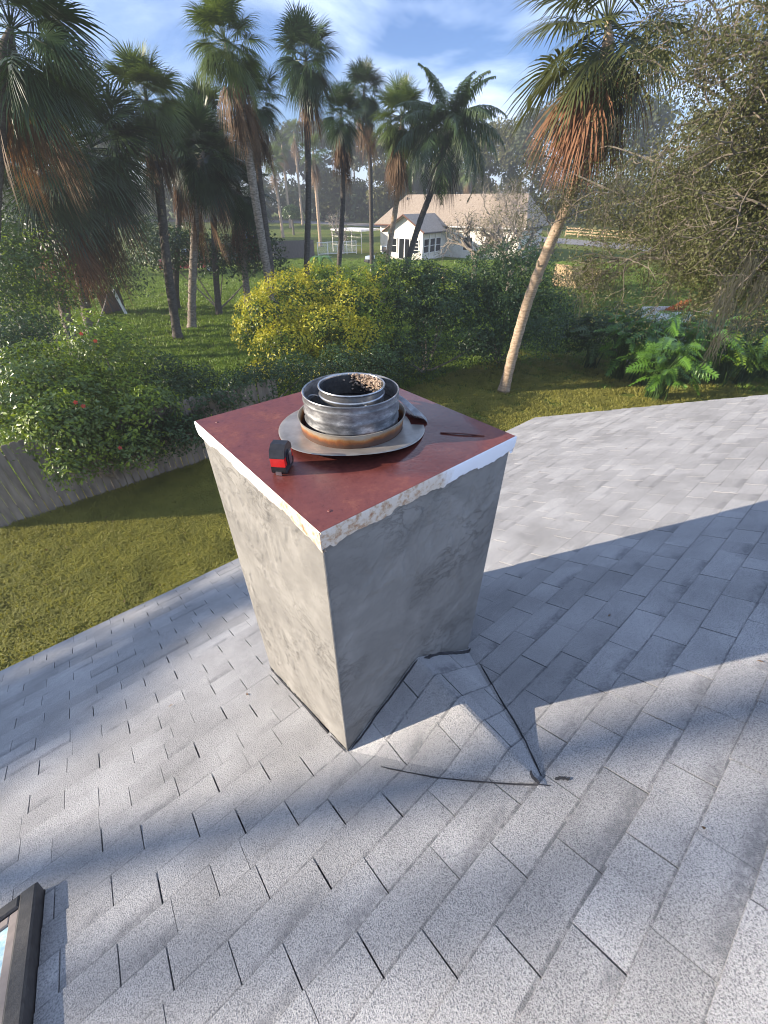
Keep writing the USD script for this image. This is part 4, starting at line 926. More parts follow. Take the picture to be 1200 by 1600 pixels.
shrub('yellow_tipped_bush', 'big rounded bush with yellow new leaves behind the chimney', [lob((420, 500), 16.0, 1.15), lob((455, 478), 16.6, 1.3), lob((510, 462), 17.2, 1.3), lob((450, 550), 15.2, 1.25), lob((520, 530), 15.6, 1.5), lob((405, 525), 16.2, 0.9), lob((560, 480), 16.6, 1.3), lob((600, 450), 18.0, 1.25), lob((420, 600), 14.2, 0.95), lob((500, 585), 14.6, 1.1), lob((560, 545), 15.6, 1.4)],
      48000, 0.085, M_LEAFMID, R_(76), accents=[('yellow_leaves', M_LEAFYEL, ytest), ('lime_leaves', M_LEAFLIME, ltest)])
shrub('green_hedge', 'dark green hedge between the yellow bush and the leaning palm', [lob((650, 450), 18.5, 1.3), lob((640, 490), 17.5, 1.5), lob((690, 500), 17.0, 1.4), lob((640, 560), 16.0, 1.3), lob((700, 470), 18.5, 1.4), lob((740, 540), 17.0, 1.3), lob((600, 570), 15.5, 1.1), lob((670, 450), 19.0, 1.1)],
      32000, 0.085, M_LEAFDARK, R_(77), accents=[('lime_leaves', M_LEAFLIME, lambda P, N, r_: (r_ > 0.9) & (meshkit.fbm(P * 2.4, 2, 8) > 0.6))])
shrub('round_dark_bush', 'tall dark bush in front of the house right end, left of the leaning trunk', [lob((760, 440), 20.0, 1.5), lob((810, 430), 20.5, 1.5), lob((790, 490), 19.0, 1.5), lob((850, 480), 19.5, 1.4), lob((740, 480), 19.0, 1.3), lob((830, 530), 18.0, 1.3), lob((770, 540), 18.0, 1.2)], 30000, 0.085, M_LEAFDARK, R_(78))
shrub('undergrowth', 'low dark undergrowth beneath the palms of the thicket', [lob((290, 400), 32, 2.2, 2.2, 1.6), lob((350, 410), 31, 2.0, 2.0, 1.6), lob((410, 405), 30, 1.6, 1.6, 1.6), lob((250, 395), 34, 2.2, 2.2, 1.8)], 12000, 0.16, M_LEAFDARK, R_(79))
shrub('fence_climber', 'leafy climber in front of the far left garden wall', [lob((170, 440), 33, 2.4, 2.4, 1.8), lob((90, 430), 26, 2.6, 2.6, 2.2), lob((20, 420), 24, 2.4, 2.4, 2.4)], 9000, 0.15, M_LEAFDARK, R_(80))


def lobed_leaf(base, dirn, ln, rg):
    """deeply cut split leaf: midrib and finger lobes"""
    mb = MB(); dirn = unit(dirn); side = unit(np.cross(dirn, [0, 0, 1.0])); up = np.cross(side, dirn); n = 7
    roll = rg.normal(0, 0.5); side = side * math.cos(roll) + up * math.sin(roll); up = np.cross(side, dirn)
    tt = np.linspace(0, 1, n + 1); rib = base + dirn * ln * tt[:, None] - np.array([0, 0, 1]) * (ln * 0.28 * tt ** 2)[:, None]
    for k in range(n):
        wl = ln * 0.50 * (1 - 0.62 * (k / n)) * (0.75 if k == 0 else 1) * rg.uniform(0.85, 1.1)
        for sg in (-1, 1):
            e = unit(sg * side * 1.0 + dirn * (0.25 + 0.75 * k / n)); a = rib[k]; b = rib[k] + (rib[k + 1] - rib[k]) * 0.74
            t1 = (a + b) / 2 + e * wl * 0.55 + up * wl * 0.10; tip = (a + b) / 2 + e * wl - np.array([0, 0, 1]) * wl * 0.22; w = (b - a) * 0.42
            mb.add([a, b, t1 + w, t1 - w, tip], [[0, 1, 2], [0, 2, 3], [3, 2, 4]])
    w = side * ln * 0.11
    mb.add([rib[n - 1] - w, rib[n - 1] + w, rib[n] + dirn * ln * 0.12], [[0, 1, 2]])
    w = side * ln * 0.035
    mb.add(np.vstack([rib - w, rib + w]), [[k, k + 1, k + 2 + n, k + 1 + n] for k in range(n)])
    return mb.get()


def philodendron(label, spots, nleaf, ln, m, seed, lean=(0, 0, 0), group=None):
    rg = R_(seed); c = np.mean(spots, 0); t = thing('split_leaf_plant', label, 'plant', group, loc=(c[0], c[1], 0)); mb = MB()
    for k in range(nleaf):
        s = np.array(spots[rg.integers(len(spots))]); az = rg.uniform(0, 2 * np.pi); el = rg.uniform(0.15, 1.25); h = s[2] * rg.uniform(0.35, 1.05)
        dv = np.array([math.cos(az) * math.cos(el), math.sin(az) * math.cos(el), math.sin(el)]) + np.array(lean)
        root = np.array([s[0] + rg.normal(0, 0.15), s[1] + rg.normal(0, 0.15), 0]); tip = np.array([s[0], s[1], h * 0.8]) + dv * rg.uniform(0.3, 0.9)
        tip[2] = max(tip[2], 0.25)
        mb.add(*tube(bez([root, (root + tip) / 2 + [0, 0, 0.25], tip], 6), np.linspace(0.018, 0.009, 6), 4, cap=False))
        out = unit(np.array([dv[0], dv[1], -0.15 + 0.35 * rg.random()]) + rg.normal(0, 0.2, 3))
        part('leaf', lobed_leaf(tip, out, ln * rg.uniform(0.7, 1.15), rg), m, t)
    part('stalks', mb.get(), M_LEAFMID, t, kind='stuff')
    return t
G3 = lambda q, z: (lambda P: np.array([P[0], P[1], z]))(ground(q))
philodendron('large bright split leaf plant at the roof edge right of the palm trunk', [G3((1000, 600), 2.3), G3((960, 592), 2.3), G3((1040, 590), 2.5), G3((1020, 622), 1.8), G3((1065, 600), 2.2)], 270, 0.62, M_PHILO, 91, lean=(-0.2, -0.15, 0))
philodendron('dark split leaf plant behind the bright one and before the white box', [G3((960, 560), 2.0), G3((1000, 555), 2.0), G3((920, 575), 1.7), G3((1050, 560), 1.9), G3((1100, 565), 1.8)], 110, 0.7, M_LEAFMID, 92)
philodendron('yellow green split leaf plant at the right edge of the picture', [G3((1160, 600), 1.8), G3((1195, 592), 2.0), G3((1120, 600), 1.7)], 110, 0.75, M_PHILOY, 93)
shrub('groundcover_bush', 'dark leafy undergrowth under the oak behind the split leaf plants', [lob((900, 525), 20.5, 1.3, 1.3, 0.9), lob((960, 515), 20.5, 1.4, 1.4, 0.9), lob((1150, 520), 23.0, 1.8, 1.8, 0.9)], 12000, 0.09, M_LEAFDARK, R_(94))
# banana plant
bp_ = ground((505, 432)); bt_ = thing('banana_plant', 'young banana plant with big arching leaves behind the yellow bush', 'plant', loc=bp_); rg = R_(95)
part('stalk', tube([bp_, bp_ + [0, 0, 1.4]], [0.1, 0.06], 8), M_LEAFMID, bt_)
for k in range(7):
    az = k * 0.9 + 0.4; h = np.array([math.cos(az), math.sin(az), 0]); tt = np.linspace(0, 1, 9); ln = 1.7
    rib = bp_ + [0, 0, 1.4] + h * (ln * tt * 0.85)[:, None] + np.array([0, 0, 1]) * (ln * (0.8 * tt - 0.95 * tt ** 2))[:, None]; sd_ = np.array([-h[1], h[0], 0]); w = 0.24 * np.sin(np.pi * np.clip(tt * 0.9 + 0.1, 0, 1)) + 0.01
    part('leaf', (np.vstack([rib + sd_ * w[:, None] - [0, 0, 0.04], rib, rib - sd_ * w[:, None] - [0, 0, 0.04]]), [[a + o, a + 1 + o, a + 10 + o, a + 9 + o] for o in (0, 9) for a in range(8)]), M_PHILO, bt_)


# --- branching trees
def grow(base, dirn, ln, rad, depth, rg, mb, tips, spread=0.55, up=0.12, kids=(2, 4), shrink=0.68, wiggle=0.18, sides=6):
    n = 6; p = [np.array(base, float)]; dv = unit(np.array(dirn, float))
    for k in range(n):
        dv = unit(dv + rg.normal(0, wiggle, 3) + [0, 0, up * 0.3]); p.append(p[-1] + dv * ln / n)
    p = np.array(p); mb.add(*tube(p, np.linspace(rad, rad * 0.62, n + 1), max(3, sides), cap=False))
    if depth == 0: tips.append((p, dv)); return
    for k in range(rg.integers(*kids) + 1):
        t = rg.uniform(0.45, 1.0); i = min(n, int(t * n)); e = unit(dv + rg.normal(0, spread, 3) + [0, 0, up])
        grow(p[i], e, ln * shrink * rg.uniform(0.7, 1.2), rad * 0.55, depth - 1, rg, mb, tips, spread, up, kids, shrink, wiggle, sides - 1)


def tip_leaves(tips, per, size, rg, spread):
    P = np.vstack([p[rg.integers(1, len(p), per)] + rg.normal(0, spread, (per, 3)) for p, _ in tips])
    return leaves(P, unit(rg.normal(size=P.shape) + [0, 0, 0.6]), size, rg)


# live oak on the right: trunk out of the picture, limbs reaching in to the left
ok_base = two(at((1420, 500), 12.5)); rg = R_(101)
oak = thing('live_oak', 'mossy live oak spreading over the right side of the picture', 'tree', loc=ok_base)
fork = ok_base + np.array([-0.2, 0.1, 4.0]); mb = MB(); tips = []; mtr = MB()
mtr.add(*tube(bez([ok_base, ok_base + [0.05, 0, 1.2], fork + [0, 0, 0.4]], 10), np.linspace(0.42, 0.30, 10), 12)); part('trunk', mtr.get(), M_OAKBARK, oak, smooth=True)
targets = [((1090, 250), 12.5), ((1010, 330), 13.0), ((930, 300), 14.0), ((900, 420), 13.5), ((1010, 395), 12.5), ((1120, 400), 11.5), ((1180, 300), 11.0), ((1130, 130), 12.5), ((1195, 440), 11.0), ((1060, 120), 13.5), ((1190, 60), 12.0), ((960, 230), 14.5), ((1200, 200), 11.5), ((870, 260), 15.0), ((860, 350), 15.0), ((1160, 350), 10.5), ((1200, 400), 10.2), ((1110, 320), 11.5), ((1150, 240), 11.0), ((1200, 130), 11.0), ((1150, 55), 11.5), ((1085, 45), 12.5), ((1190, 90), 10.8), ((1120, 180), 11.5), ((1195, 10), 11.5), ((1050, 380), 12.0)]
for q, D in targets:
    e = at(q, D); c = bez([fork, (fork + e) / 2 + rg.normal(0, 0.35, 3) + [0, 0, 0.6], e], 12)
    part('limb', tube(c, np.linspace(0.07, 0.014, 12), 8), M_OAKBARK, oak, smooth=True)
    for k in range(9):
        i = rg.integers(4, 12); dv = unit(unit(c[i] - c[i - 1]) + rg.normal(0, 0.7, 3))
        grow(c[i], dv, rg.uniform(0.7, 1.2), 0.018, 2, rg, mb, tips, spread=0.7, up=-0.05, kids=(2, 4), shrink=0.72, wiggle=0.25, sides=5)
part('twigs', mb.get(), M_OAKTWIG, oak, kind='stuff')
part('foliage', tip_leaves(tips, 52, 0.043, rg, 0.17), M_LEAFOAK, oak, kind='stuff')


def moss(points, rg, ln=0.7, n=60, spread=0.12):
    mb = MB()
    for p in points:
        for k in range(n):
            a = p + rg.normal(0, spread, 3) * [1, 1, 0.5]; l = ln * rg.uniform(0.3, 1.1); m_ = 5
            c = a + np.linspace(0, 1, m_)[:, None] * np.array([rg.normal(0, 0.06), rg.normal(0, 0.06), -l]) + rg.normal(0, 0.022, (m_, 3)); w = np.linspace(0.005, 0.0015, m_)[:, None] * np.array([1, -1, 0])
            v = np.vstack([c + w, c - w]); i = np.arange(m_ - 1); mb.add(v, np.stack([i, i + 1, i + 1 + m_, i + m_], 1))
    return mb.get()


tp = [p[-1] for p, _ in tips]
sel = [tp[i] for i in rg.choice(len(tp), 150, replace=False)]
part('hanging_moss', moss(sel, rg, 0.55, 14, 0.10), M_MOSS, oak, kind='stuff')
part('long_moss_beard', moss([at((1150, 430), 9.5), at((1140, 470), 9.5), at((1128, 520), 9.5), at((1175, 400), 10.0), at((1195, 430), 10.0)], rg, 0.6, 34, 0.075), M_MOSS, oak, label='long grey moss beard hanging near the right edge', kind='stuff')


def bare_tree(label, base, h, seed, depth=4, name='bare_tree', leafy=None, group=None, r0=0.16, spread=0.55, m=None):
    rg = R_(seed); t = thing(name, label, 'tree', group, loc=base); mb = MB(); tips = []; tr = MB()
    tr.add(*tube(bez([base, base + np.array([0.1, 0.05, h * 0.15]), base + np.array([0, 0, h * 0.28])], 8), np.linspace(r0, r0 * 0.75, 8), 8)); part('trunk', tr.get(), m or M_TWIG, t)
    for k in range(5):
        az = k * 1.26 + rg.normal(0, 0.3)
        grow(base + np.array([0, 0, h * rg.uniform(0.18, 0.28)]), (math.cos(az), math.sin(az), 0.9), h * 0.27, r0 * 0.55, depth - 1, rg, mb, tips, spread, 0.12, (2, 4), 0.72, 0.22, 6)
    part('branches', mb.get(), m or M_TWIG, t, kind='stuff')
    if leafy: part('foliage', tip_leaves(tips, leafy[0], leafy[1], rg, leafy[2]), leafy[3], t, kind='stuff')
    return t


BG = 'bare trees by the house'
bare_tree('grey bare tree with crooked twigs in front of the house right end', at((742, 415), 42) * [1, 1, 0], 7.5, 111, 4, leafy=(4, 0.11, 0.28, M_LEAFOAK), r0=0.26)
bare_tree('tangled half bare tree right of the house with a few olive leaves', at((800, 415), 38) * [1, 1, 0], 8.0, 112, 4, r0=0.26, leafy=(6, 0.10, 0.25, M_LEAFOAK))
bare_tree('leafy grey tree hiding the right end of the cream house', at((790, 400), 48) * [1, 1, 0], 8.0, 115, 4, r0=0.24, leafy=(9, 0.12, 0.32, M_LEAFOAK))
bare_tree('pale bare crepe myrtle behind the dark fence', at((535, 372), 66) * [1, 1, 0] + [0, 0, float(terrain(*at((535, 372), 66)[:2]))], 7.0, 113, 4, m=M_TWIG)
bare_tree('thin half bare tree rising behind the right end of the house', at((790, 340), 62) * [1, 1, 0], 12.0, 114, 4, leafy=(5, 0.16, 0.3, M_LEAFOAK), m=M_TWIG)


def far_tree(label, q, D, h, w, m, seed, group='trees beyond the gardens', name='background_tree', trunk=0.3, n=2600, crown_from=0.3, size=0.30, sub=9):
    rg = R_(seed); b = at(q, D); b[2] = float(terrain(b[0], b[1])); t = thing(name, label, 'tree', group, loc=b)
    part('trunk', tube(bez([b, b + np.array([rg.normal(0, 0.2), 0, h * 0.4]), b + np.array([rg.normal(0, 0.4), 0, h * 0.85])], 10), np.linspace(trunk, trunk * 0.3, 10), 8), M_OAKBARK, t)
    lobes = []
    for k in range(sub):
        z = h * rg.uniform(crown_from, 0.92); rad = w * 0.5 * rg.uniform(0.35, 0.6); a_ = rg.uniform(0, 6.28); o = (w * 0.5 - rad) * rg.random() ** 0.5
        lobes.append((b + np.array([o * math.cos(a_), o * math.sin(a_), z]), (rad, rad, rad * 0.75)))
    P, N, _ = cloud(lobes, n, rg, shell=0.8, rough=0.45, seed=seed)
    part('crown', leaves(P, N, size, rg, 0.6), m, t, kind='stuff')


FT = [(700, 105, 15, 10, 1, 'yellowish bushy tree behind the house ridge'), (660, 120, 16, 11, 0, 'dark green tree behind the queen palm'), (600, 112, 15, 10, 1, 'pale yellow green tree left of the house roof'), (555, 125, 17, 11, 0, 'grey green tree behind the bearded palms'),
      (760, 100, 15, 10, 1, 'olive tree right behind the house ridge'), (830, 110, 18, 13, 0, 'broad green tree behind the leaning palm trunk'), (900, 125, 21, 14, 0, 'broad dark tree behind the oak branches'), (500, 140, 19, 13, 0, 'dark tree far behind the small thin palm'), (450, 142, 18, 14, 0, 'dark tree mass far behind the topiary tree'),
      (400, 140, 18, 13, 0, 'dark tree far behind the tall leaning palm'), (340, 120, 17, 13, 0, 'dark tree behind the thicket'), (270, 110, 16, 13, 0, 'dark tree behind the red truck'), (190, 90, 14, 13, 0, 'dark tree behind the left palms'), (100, 70, 12, 12, 0, 'dark tree behind the leftmost palm'), (20, 55, 10, 11, 0, 'dark tree at the left edge behind the palms'),
      (980, 110, 18, 14, 0, 'green tree behind the oak in the right background'), (1080, 95, 16, 13, 1, 'olive green tree far right behind the oak'), (1180, 85, 15, 13, 0, 'green tree at the right edge behind the oak'), (525, 118, 10, 9, 1, 'low yellowish tree behind the chain link fence'), (730, 135, 19, 12, 0, 'tall grey green tree rising behind the house ridge'), (790, 130, 19, 11, 1, 'yellow green tree between the house and the leaning palm'), (630, 140, 19, 12, 0, 'tall dark tree behind the yellowish palm')]
for k, (px, D, h, w, y_, lab) in enumerate(FT): far_tree(lab, (px, 300), D, h, w, M_LEAFFARY if y_ else M_LEAFFAR, 200 + k, n=5200, crown_from=0.08, size=0.0058 * D, sub=16)
rg = R_(260); P = []
for px in np.linspace(-120, 1320, 150):
    D = 128 + rg.normal(0, 5); b_ = at((px, 300), D); P.append((b_ * [1, 1, 0] + [0, 0, float(terrain(b_[0], b_[1])) + rg.uniform(1.5, 3.5)], (4.5, 4.5, rg.uniform(3.0, 5.0))))
Pq, Nq, _ = cloud(P, 26000, rg, shell=0.6)
tag(part('distant_woods', leaves(Pq, Nq, 0.85, rg, 0.7), M_LEAFFAR), 'dark mass of woods along the far side of the road', 'woods', kind='stuff')
for k, (x, D, h) in enumerate(((468, 150, 21), (480, 165, 23), (715, 160, 19), (745, 150, 17))):
    far_tree(('tall thin pine at the far left of the tree line', 'tallest thin pine of the far tree line', 'thin pine right of the queen palm', 'short thin pine right of the queen palm')[k], (x, 300), D, h, 5, M_LEAFFAR, 230 + k, group='thin far pines', name='pine_tree', n=900, crown_from=0.6, trunk=0.35)
# round topiary tree
tb = at((455, 330), 92); tb[2] = float(terrain(*tb[:2])); rg = R_(240)
tt_ = thing('topiary_tree', 'small round clipped green tree beyond the dark fence', 'tree', loc=tb)
part('trunk', tube([tb, tb + [0, 0, 2.4]], [0.2, 0.16], 8), M_OAKBARK, tt_)
P, N, _ = cloud([(tb + [0, 0, 3.1], (1.7, 1.7, 1.35))], 2600, rg, shell=0.5, rough=0.15); part('crown', leaves(P, N, 0.22, rg, 0.6), M_LEAFMID, tt_, kind='stuff')

# ------------------------------------------------------------------ neighbour's house
HA = np.array([40.26, 40.32, 0.0]); hr = math.radians(-74.8); RX = np.array([math.cos(hr), math.sin(hr), 0]); BK = np.array([math.cos(hr + np.pi / 2), math.sin(hr + np.pi / 2), 0])
HA[2] = float(terrain(HA[0], HA[1])) * 0
nh = thing('cream_house', 'cream bungalow with tan roof and gabled porch across the garden', 'house', loc=HA)
H = lambda x, y, z: HA + RX * x + BK * y + np.array([0, 0, z])
def hbox(x0, x1, y0, y1, z0, z1):
    v = np.array([H(x, y, z) for z in (z0, z1) for x, y in ((x0, y0), (x1, y0), (x1, y1), (x0, y1))])
    return v, np.array([[0, 2, 1], [0, 3, 2], [4, 5, 6], [4, 6, 7], [0, 1, 5], [0, 5, 4], [1, 2, 6], [1, 6, 5], [2, 3, 7], [2, 7, 6], [3, 0, 4], [3, 4, 7]])
PW, PD, WH = 4.9, 5.8, 3.0
mb = MB()
gab = Polygon([(-PW, 0), (0, 0), (0, WH), (-PW / 2, WH + 1.35), (-PW, WH)])
m = trimesh.creation.extrude_polygon(gab, PD, engine='earcut'); mb.add(np.array([H(x, z, y) for x, y, z in m.vertices]), m.faces)
part('gable_wing', mb.get(), M_CREAM, nh)
part('main_wall', hbox(-10.1, 9.6, PD + 0.002, PD + 8, 0, WH), M_CREAM, nh)
def roofslab(pts, th=0.14):
    P = np.array([H(*p) for p in pts]); n_ = unit(np.cross(P[1] - P[0], P[2] - P[0])); n_ = n_ if n_[2] > 0 else -n_; Q = np.vstack([P, P - n_ * th])
    return trimesh.convex.convex_hull(Q)
wr = part('wing_roof', roofslab([(-PW / 2, -0.5, WH + 1.56), (0.5, -0.5, WH - 0.13), (0.5, PD - 0.3, WH - 0.13), (-PW / 2, PD + 1.6, WH + 1.56)]), M_TILEROOF, nh)
part('wing_roof', roofslab([(-PW / 2 - 0.01, -0.5, WH + 1.56), (-PW - 0.5, -0.5, WH - 0.13), (-PW - 0.5, PD - 0.3, WH - 0.13), (-PW / 2 - 0.01, PD + 1.6, WH + 1.56)]), M_TILEROOF, nh)
for sg, xe in ((1, 0.5), (-1, -PW - 0.5)):
    a, b = H(-PW / 2, -0.53, WH + 1.50), H(xe, -0.53, WH - 0.18); part('rake_board', tube([a, b], 0.09, 4), M_BROWNTRIM, nh)
part('eave_board', tube([H(0.52, -0.5, WH - 0.2), H(0.52, PD - 0.4, WH - 0.2)], 0.08, 4), M_WOODDARK, nh)
mr = part('main_roof', roofslab([(-10.65, PD - 0.6, 3.35), (10.4, PD - 0.6, 3.35), (8.3, PD + 4.28, 6.5), (-8.5, PD + 4.28, 6.5)]), M_TILEROOF, nh)
part('main_roof', roofslab([(-10.65, PD + 9.16, 3.35), (10.4, PD + 9.16, 3.35), (8.3, PD + 4.285, 6.5), (-8.5, PD + 4.285, 6.5)]), M_TILEROOF, nh)
part('main_roof', roofslab([(-10.66, PD - 0.6, 3.35), (-10.66, PD + 9.16, 3.35), (-8.51, PD + 4.28, 6.5)]), M_TILEROOF, nh)
part('main_roof', roofslab([(10.41, PD - 0.6, 3.35), (10.41, PD + 9.16, 3.35), (8.31, PD + 4.28, 6.5)]), M_TILEROOF, nh)
part('fascia', tube([H(-10.6, PD - 0.62, 3.24), H(-PW - 0.6, PD - 0.62, 3.24)], 0.08, 4), M_BROWNTRIM, nh); part('fascia', tube([H(0.6, PD - 0.62, 3.24), H(10.3, PD - 0.62, 3.24)], 0.08, 4), M_WHITE, nh)
part('roof_vent', tube([H(-8.0, PD + 3.4, 5.7), H(-8.0, PD + 3.4, 6.2)], 0.09, 8), M_WOODDARK, mr)
def window(x0, x1, y, z0, z1, side=False, bars=1, name='window'):
    """window in the front wall (y = 0) or, side=True, in the right-hand wall (x = 0)"""
    q = (lambda a, b, c0, c1, zz0, zz1: hbox(a, b, y - c1, y - c0, zz0, zz1)) if not side else (lambda a, b, c0, c1, zz0, zz1: hbox(y + c0, y + c1, a, b, zz0, zz1))
    w = part(name, q(x0, x1, 0.01, 0.03, z0, z1), M_GLASSDARK, nh); mb = MB()
    for a, b, e, f_ in ((x0 - 0.07, x0, z0 - 0.07, z1 + 0.07), (x1, x1 + 0.07, z0 - 0.07, z1 + 0.07), (x0, x1, z1, z1 + 0.07), (x0, x1, z0 - 0.07, z0)): mb.add(*q(a, b, 0.005, 0.07, e, f_))
    part('frame', mb.get(), M_WHITE, w)
    for k in range(bars): zz = z0 + (z1 - z0) * (k + 1) / (bars + 1); part('bar', q(x0, x1, 0.032, 0.055, zz - 0.025, zz + 0.025), M_WHITE, w)
window(-4.5, -3.6, 0, 0.75, 2.15); window(-1.45, -0.5, 0, 0.75, 2.05, bars=3)
window(-3.2, -2.5, 0, 0.1, 2.15, bars=0, name='glass_door'); window(-2.36, -1.75, 0, 0.1, 2.15, bars=0, name='glass_door')
for y0 in (0.35, 1.85, 3.3): window(y0, y0 + 1.15, 0, 0.8, 2.15, side=True, bars=1)
for yy in (0.0, 1.68, 3.15, 4.6): part('corner_post', hbox(0.0075, 0.08, yy - 0.06, yy + 0.06, 0, WH - 0.3), M_WHITE, nh)
for k in range(10): part('siding_board', hbox(0.0065, 0.028, 4.75, PD - 0.01, 0.1 + k * 0.24, 0.32 + k * 0.24), M_CREAM, nh)
for k in range(11): part('siding_board', hbox(0.1, 9.5, PD - 0.028, PD - 0.006, 0.1 + k * 0.26, 0.34 + k * 0.26), M_CREAM, nh)
for x in (2.6, 5.4): w = part('window', hbox(x, x + 1.1, PD - 0.05, PD - 0.030, 0.9, 2.2), M_GLASSDARK, nh); part('frame', hbox(x - 0.07, x + 1.17, PD - 0.045, PD - 0.0295, 0.83, 2.27), M_WHITE, w)

# flat roofed white porch frame left of the house
pf = H(-10.6, PD - 1.5, 0); pg = thing('porch_frame', 'white flat roofed screen porch frame left of the cream house', 'porch', loc=pf)
part('flat_roof', hbox(-16.0, -10.7, PD - 3.5, PD + 1.0, 2.55, 2.75), M_WHITE, pg)
for x in (-15.9, -14.2, -12.5, -10.85): part('post', hbox(x - 0.04, x + 0.04, PD - 3.38, PD - 3.30, 0, 2.55), M_CREAM, pg)
for z in (0.95, 1.9): part('rail', hbox(-15.9, -10.85, PD - 3.37, PD - 3.31, z, z + 0.05), M_CREAM, pg)
ac = thing('air_conditioner', 'grey air conditioner box at the left corner of the cream house', 'air conditioner', loc=H(-8.3, PD - 1.2, 0))
part('case', hbox(-8.75, -7.9, PD - 1.6, PD - 0.8, 0.05, 0.95), M_SILVER, ac); part('grille', hbox(-8.65, -8.0, PD - 1.63, PD - 1.602, 0.2, 0.85), M_WOODDARK, ac)

# ------------------------------------------------------------------ far fences, vehicles, garden things
def boards(name, label, a, b, h, w, m, cat='fence', gap=0.01, th=0.03, group=None):
    a, b = np.array(a, float), np.array(b, float); n_ = int(np.linalg.norm((b - a)[:2]) / w); t = thing(name, label, cat, group, loc=a); e = unit((b - a) * [1, 1, 0]); ang = math.atan2(e[1], e[0]); rg = R_(n_)
    for k in range(n_):
        p = a + e * w * (k + 0.5); p[2] = float(terrain(p[0], p[1])); part('board', obox(p, (w - gap, th, h + rg.normal(0, 0.01)), ang), m, t)
    return t
def gat(q, D): P = at(q, D); return np.array([P[0], P[1], float(terrain(P[0], P[1]))])
boards('dark_fence', 'dark wooden privacy fence across the far end of the lawn', gat((345, 380), 60), gat((493, 375), 63), 1.85, 0.30, M_WOODDARK)
a, b = gat((495, 372), 64), gat((556, 372), 66); cl = thing('wire_fence', 'white chain link fence right of the dark fence', 'fence', loc=a); e = b - a
for k in range(5): p = a + e * k / 4; part('post', tube([p, p + [0, 0, 1.5]], 0.05, 6), M_WHITE, cl)
for z in (1.45, 0.15): part('rail', tube([a + [0, 0, z], b + [0, 0, z]], 0.035, 6), M_WHITE, cl)
mb = MB()
for k in range(60):
    p = a + e * k / 60; q_ = a + e * (k + 3) / 60
    mb.add(*tube([p + [0, 0, 0.15], q_ + [0, 0, 1.45]], 0.008, 3, cap=False)); mb.add(*tube([q_ + [0, 0, 0.15], p + [0, 0, 1.45]], 0.008, 3, cap=False))
part('wire_mesh', mb.get(), M_SILVER, cl, kind='stuff')
# light rail fence right
a, b = gat((885, 360), 92), gat((1010, 365), 86); rf = thing('rail_fence', 'pale wooden rail fence beyond the road on the right', 'fence', loc=a); e = unit(b - a); ang = math.atan2(e[1], e[0]); n_ = int(np.linalg.norm(b - a) / 2.4)
for k in range(n_ + 1): part('post', obox(a + e * 2.4 * k, (0.14, 0.14, 1.5), ang), M_WOODTAN, rf)
for z in (0.35, 0.75, 1.15):
    for k in range(n_): part('rail', obox(a + e * (2.4 * k + 1.2) - [0, 0, -z], (2.3, 0.05, 0.2), ang), M_WOODTAN, rf)
boards('tan_fence', 'tan wooden fence section behind the leaning palm trunk', gat((868, 415), 42), gat((945, 415), 40), 1.6, 0.15, M_WOODTAN)
# shed wall at the far left
sh = boards('brown_fence', 'dark brown fence piece in the shade behind the left palms', gat((143, 440), 33), gat((182, 436), 34), 1.3, 0.2, M_WOODDARK)
bdp = gat((180, 440), 32.5); wb = thing('leaning_board', 'pale board leaning on the dark brown fence piece', 'board', loc=bdp)
part('plank', tube([bdp, bdp + [-0.25, 0.15, 1.45]], 0.09, 4), M_WHITE, wb)


def vehicle(name, label, cat, q, D, az, paint, ln, h, truck=False, roofm=None):
    P = gat(q, D); t = thing(name, label, cat, None, loc=P); c, s = math.cos(az), math.sin(az); X = lambda v: np.c_[P[0] + c * v[:, 0] - s * v[:, 1], P[1] + s * v[:, 0] + c * v[:, 1], P[2] + v[:, 2]]
    def prof(pts, w, y0=None):
        m = trimesh.creation.extrude_polygon(Polygon(pts).buffer(0.04), w, engine='earcut'); v = m.vertices; return X(np.c_[v[:, 0], v[:, 2] - w / 2, v[:, 1]]), m.faces
    l = ln / 2
    if truck: body = [(-l, 0.45), (l, 0.45), (l, 1.0), (l - 1.3, 1.12), (l - 3.3, 1.12), (-l, 1.12)]; cab = [(l - 3.2, 1.12), (l - 1.3, 1.12), (l - 1.8, h), (l - 3.1, h)]
    else: body = [(-l, 0.35), (l, 0.35), (l, 0.75), (l - 1.1, 0.95), (-l + 0.1, 1.0)]; cab = [(-l + 0.3, 0.98), (l - 1.0, 0.95), (l - 1.7, h), (-l + 0.8, h)]
    part('body', prof(body, 1.75), paint, t, smooth=30); cb = part('cabin', prof(cab, 1.55), roofm or paint, t, smooth=30)
    ins = np.array(cab); cen = ins.mean(0); part('window', prof((ins - cen) * [0.86, 0.62] + cen, 1.66), M_GLASSDARK, cb)
    for x in (-l + 0.8, l - 0.85):
        for y in (-0.82, 0.82):
            m = trimesh.creation.cylinder(0.34, 0.22, sections=20); m.apply_transform(trimesh.transformations.rotation_matrix(np.pi / 2, [1, 0, 0])); m.apply_translation([x, y, 0.34]); w = part('wheel', (X(m.vertices), m.faces), M_RUBBER, t)
            m = trimesh.creation.cylinder(0.2, 0.24, sections=16); m.apply_transform(trimesh.transformations.rotation_matrix(np.pi / 2, [1, 0, 0])); m.apply_translation([x, y, 0.34]); part('rim', (X(m.vertices), m.faces), M_SILVER, w)
    for y in (-0.6, 0.6): part('headlight', (lambda m: (X(m.vertices + [l + 0.03, y, 0.7 if not truck else 0.85]), m.faces))(trimesh.creation.box((0.06, 0.3, 0.14))), M_WHITE, t)
    return t


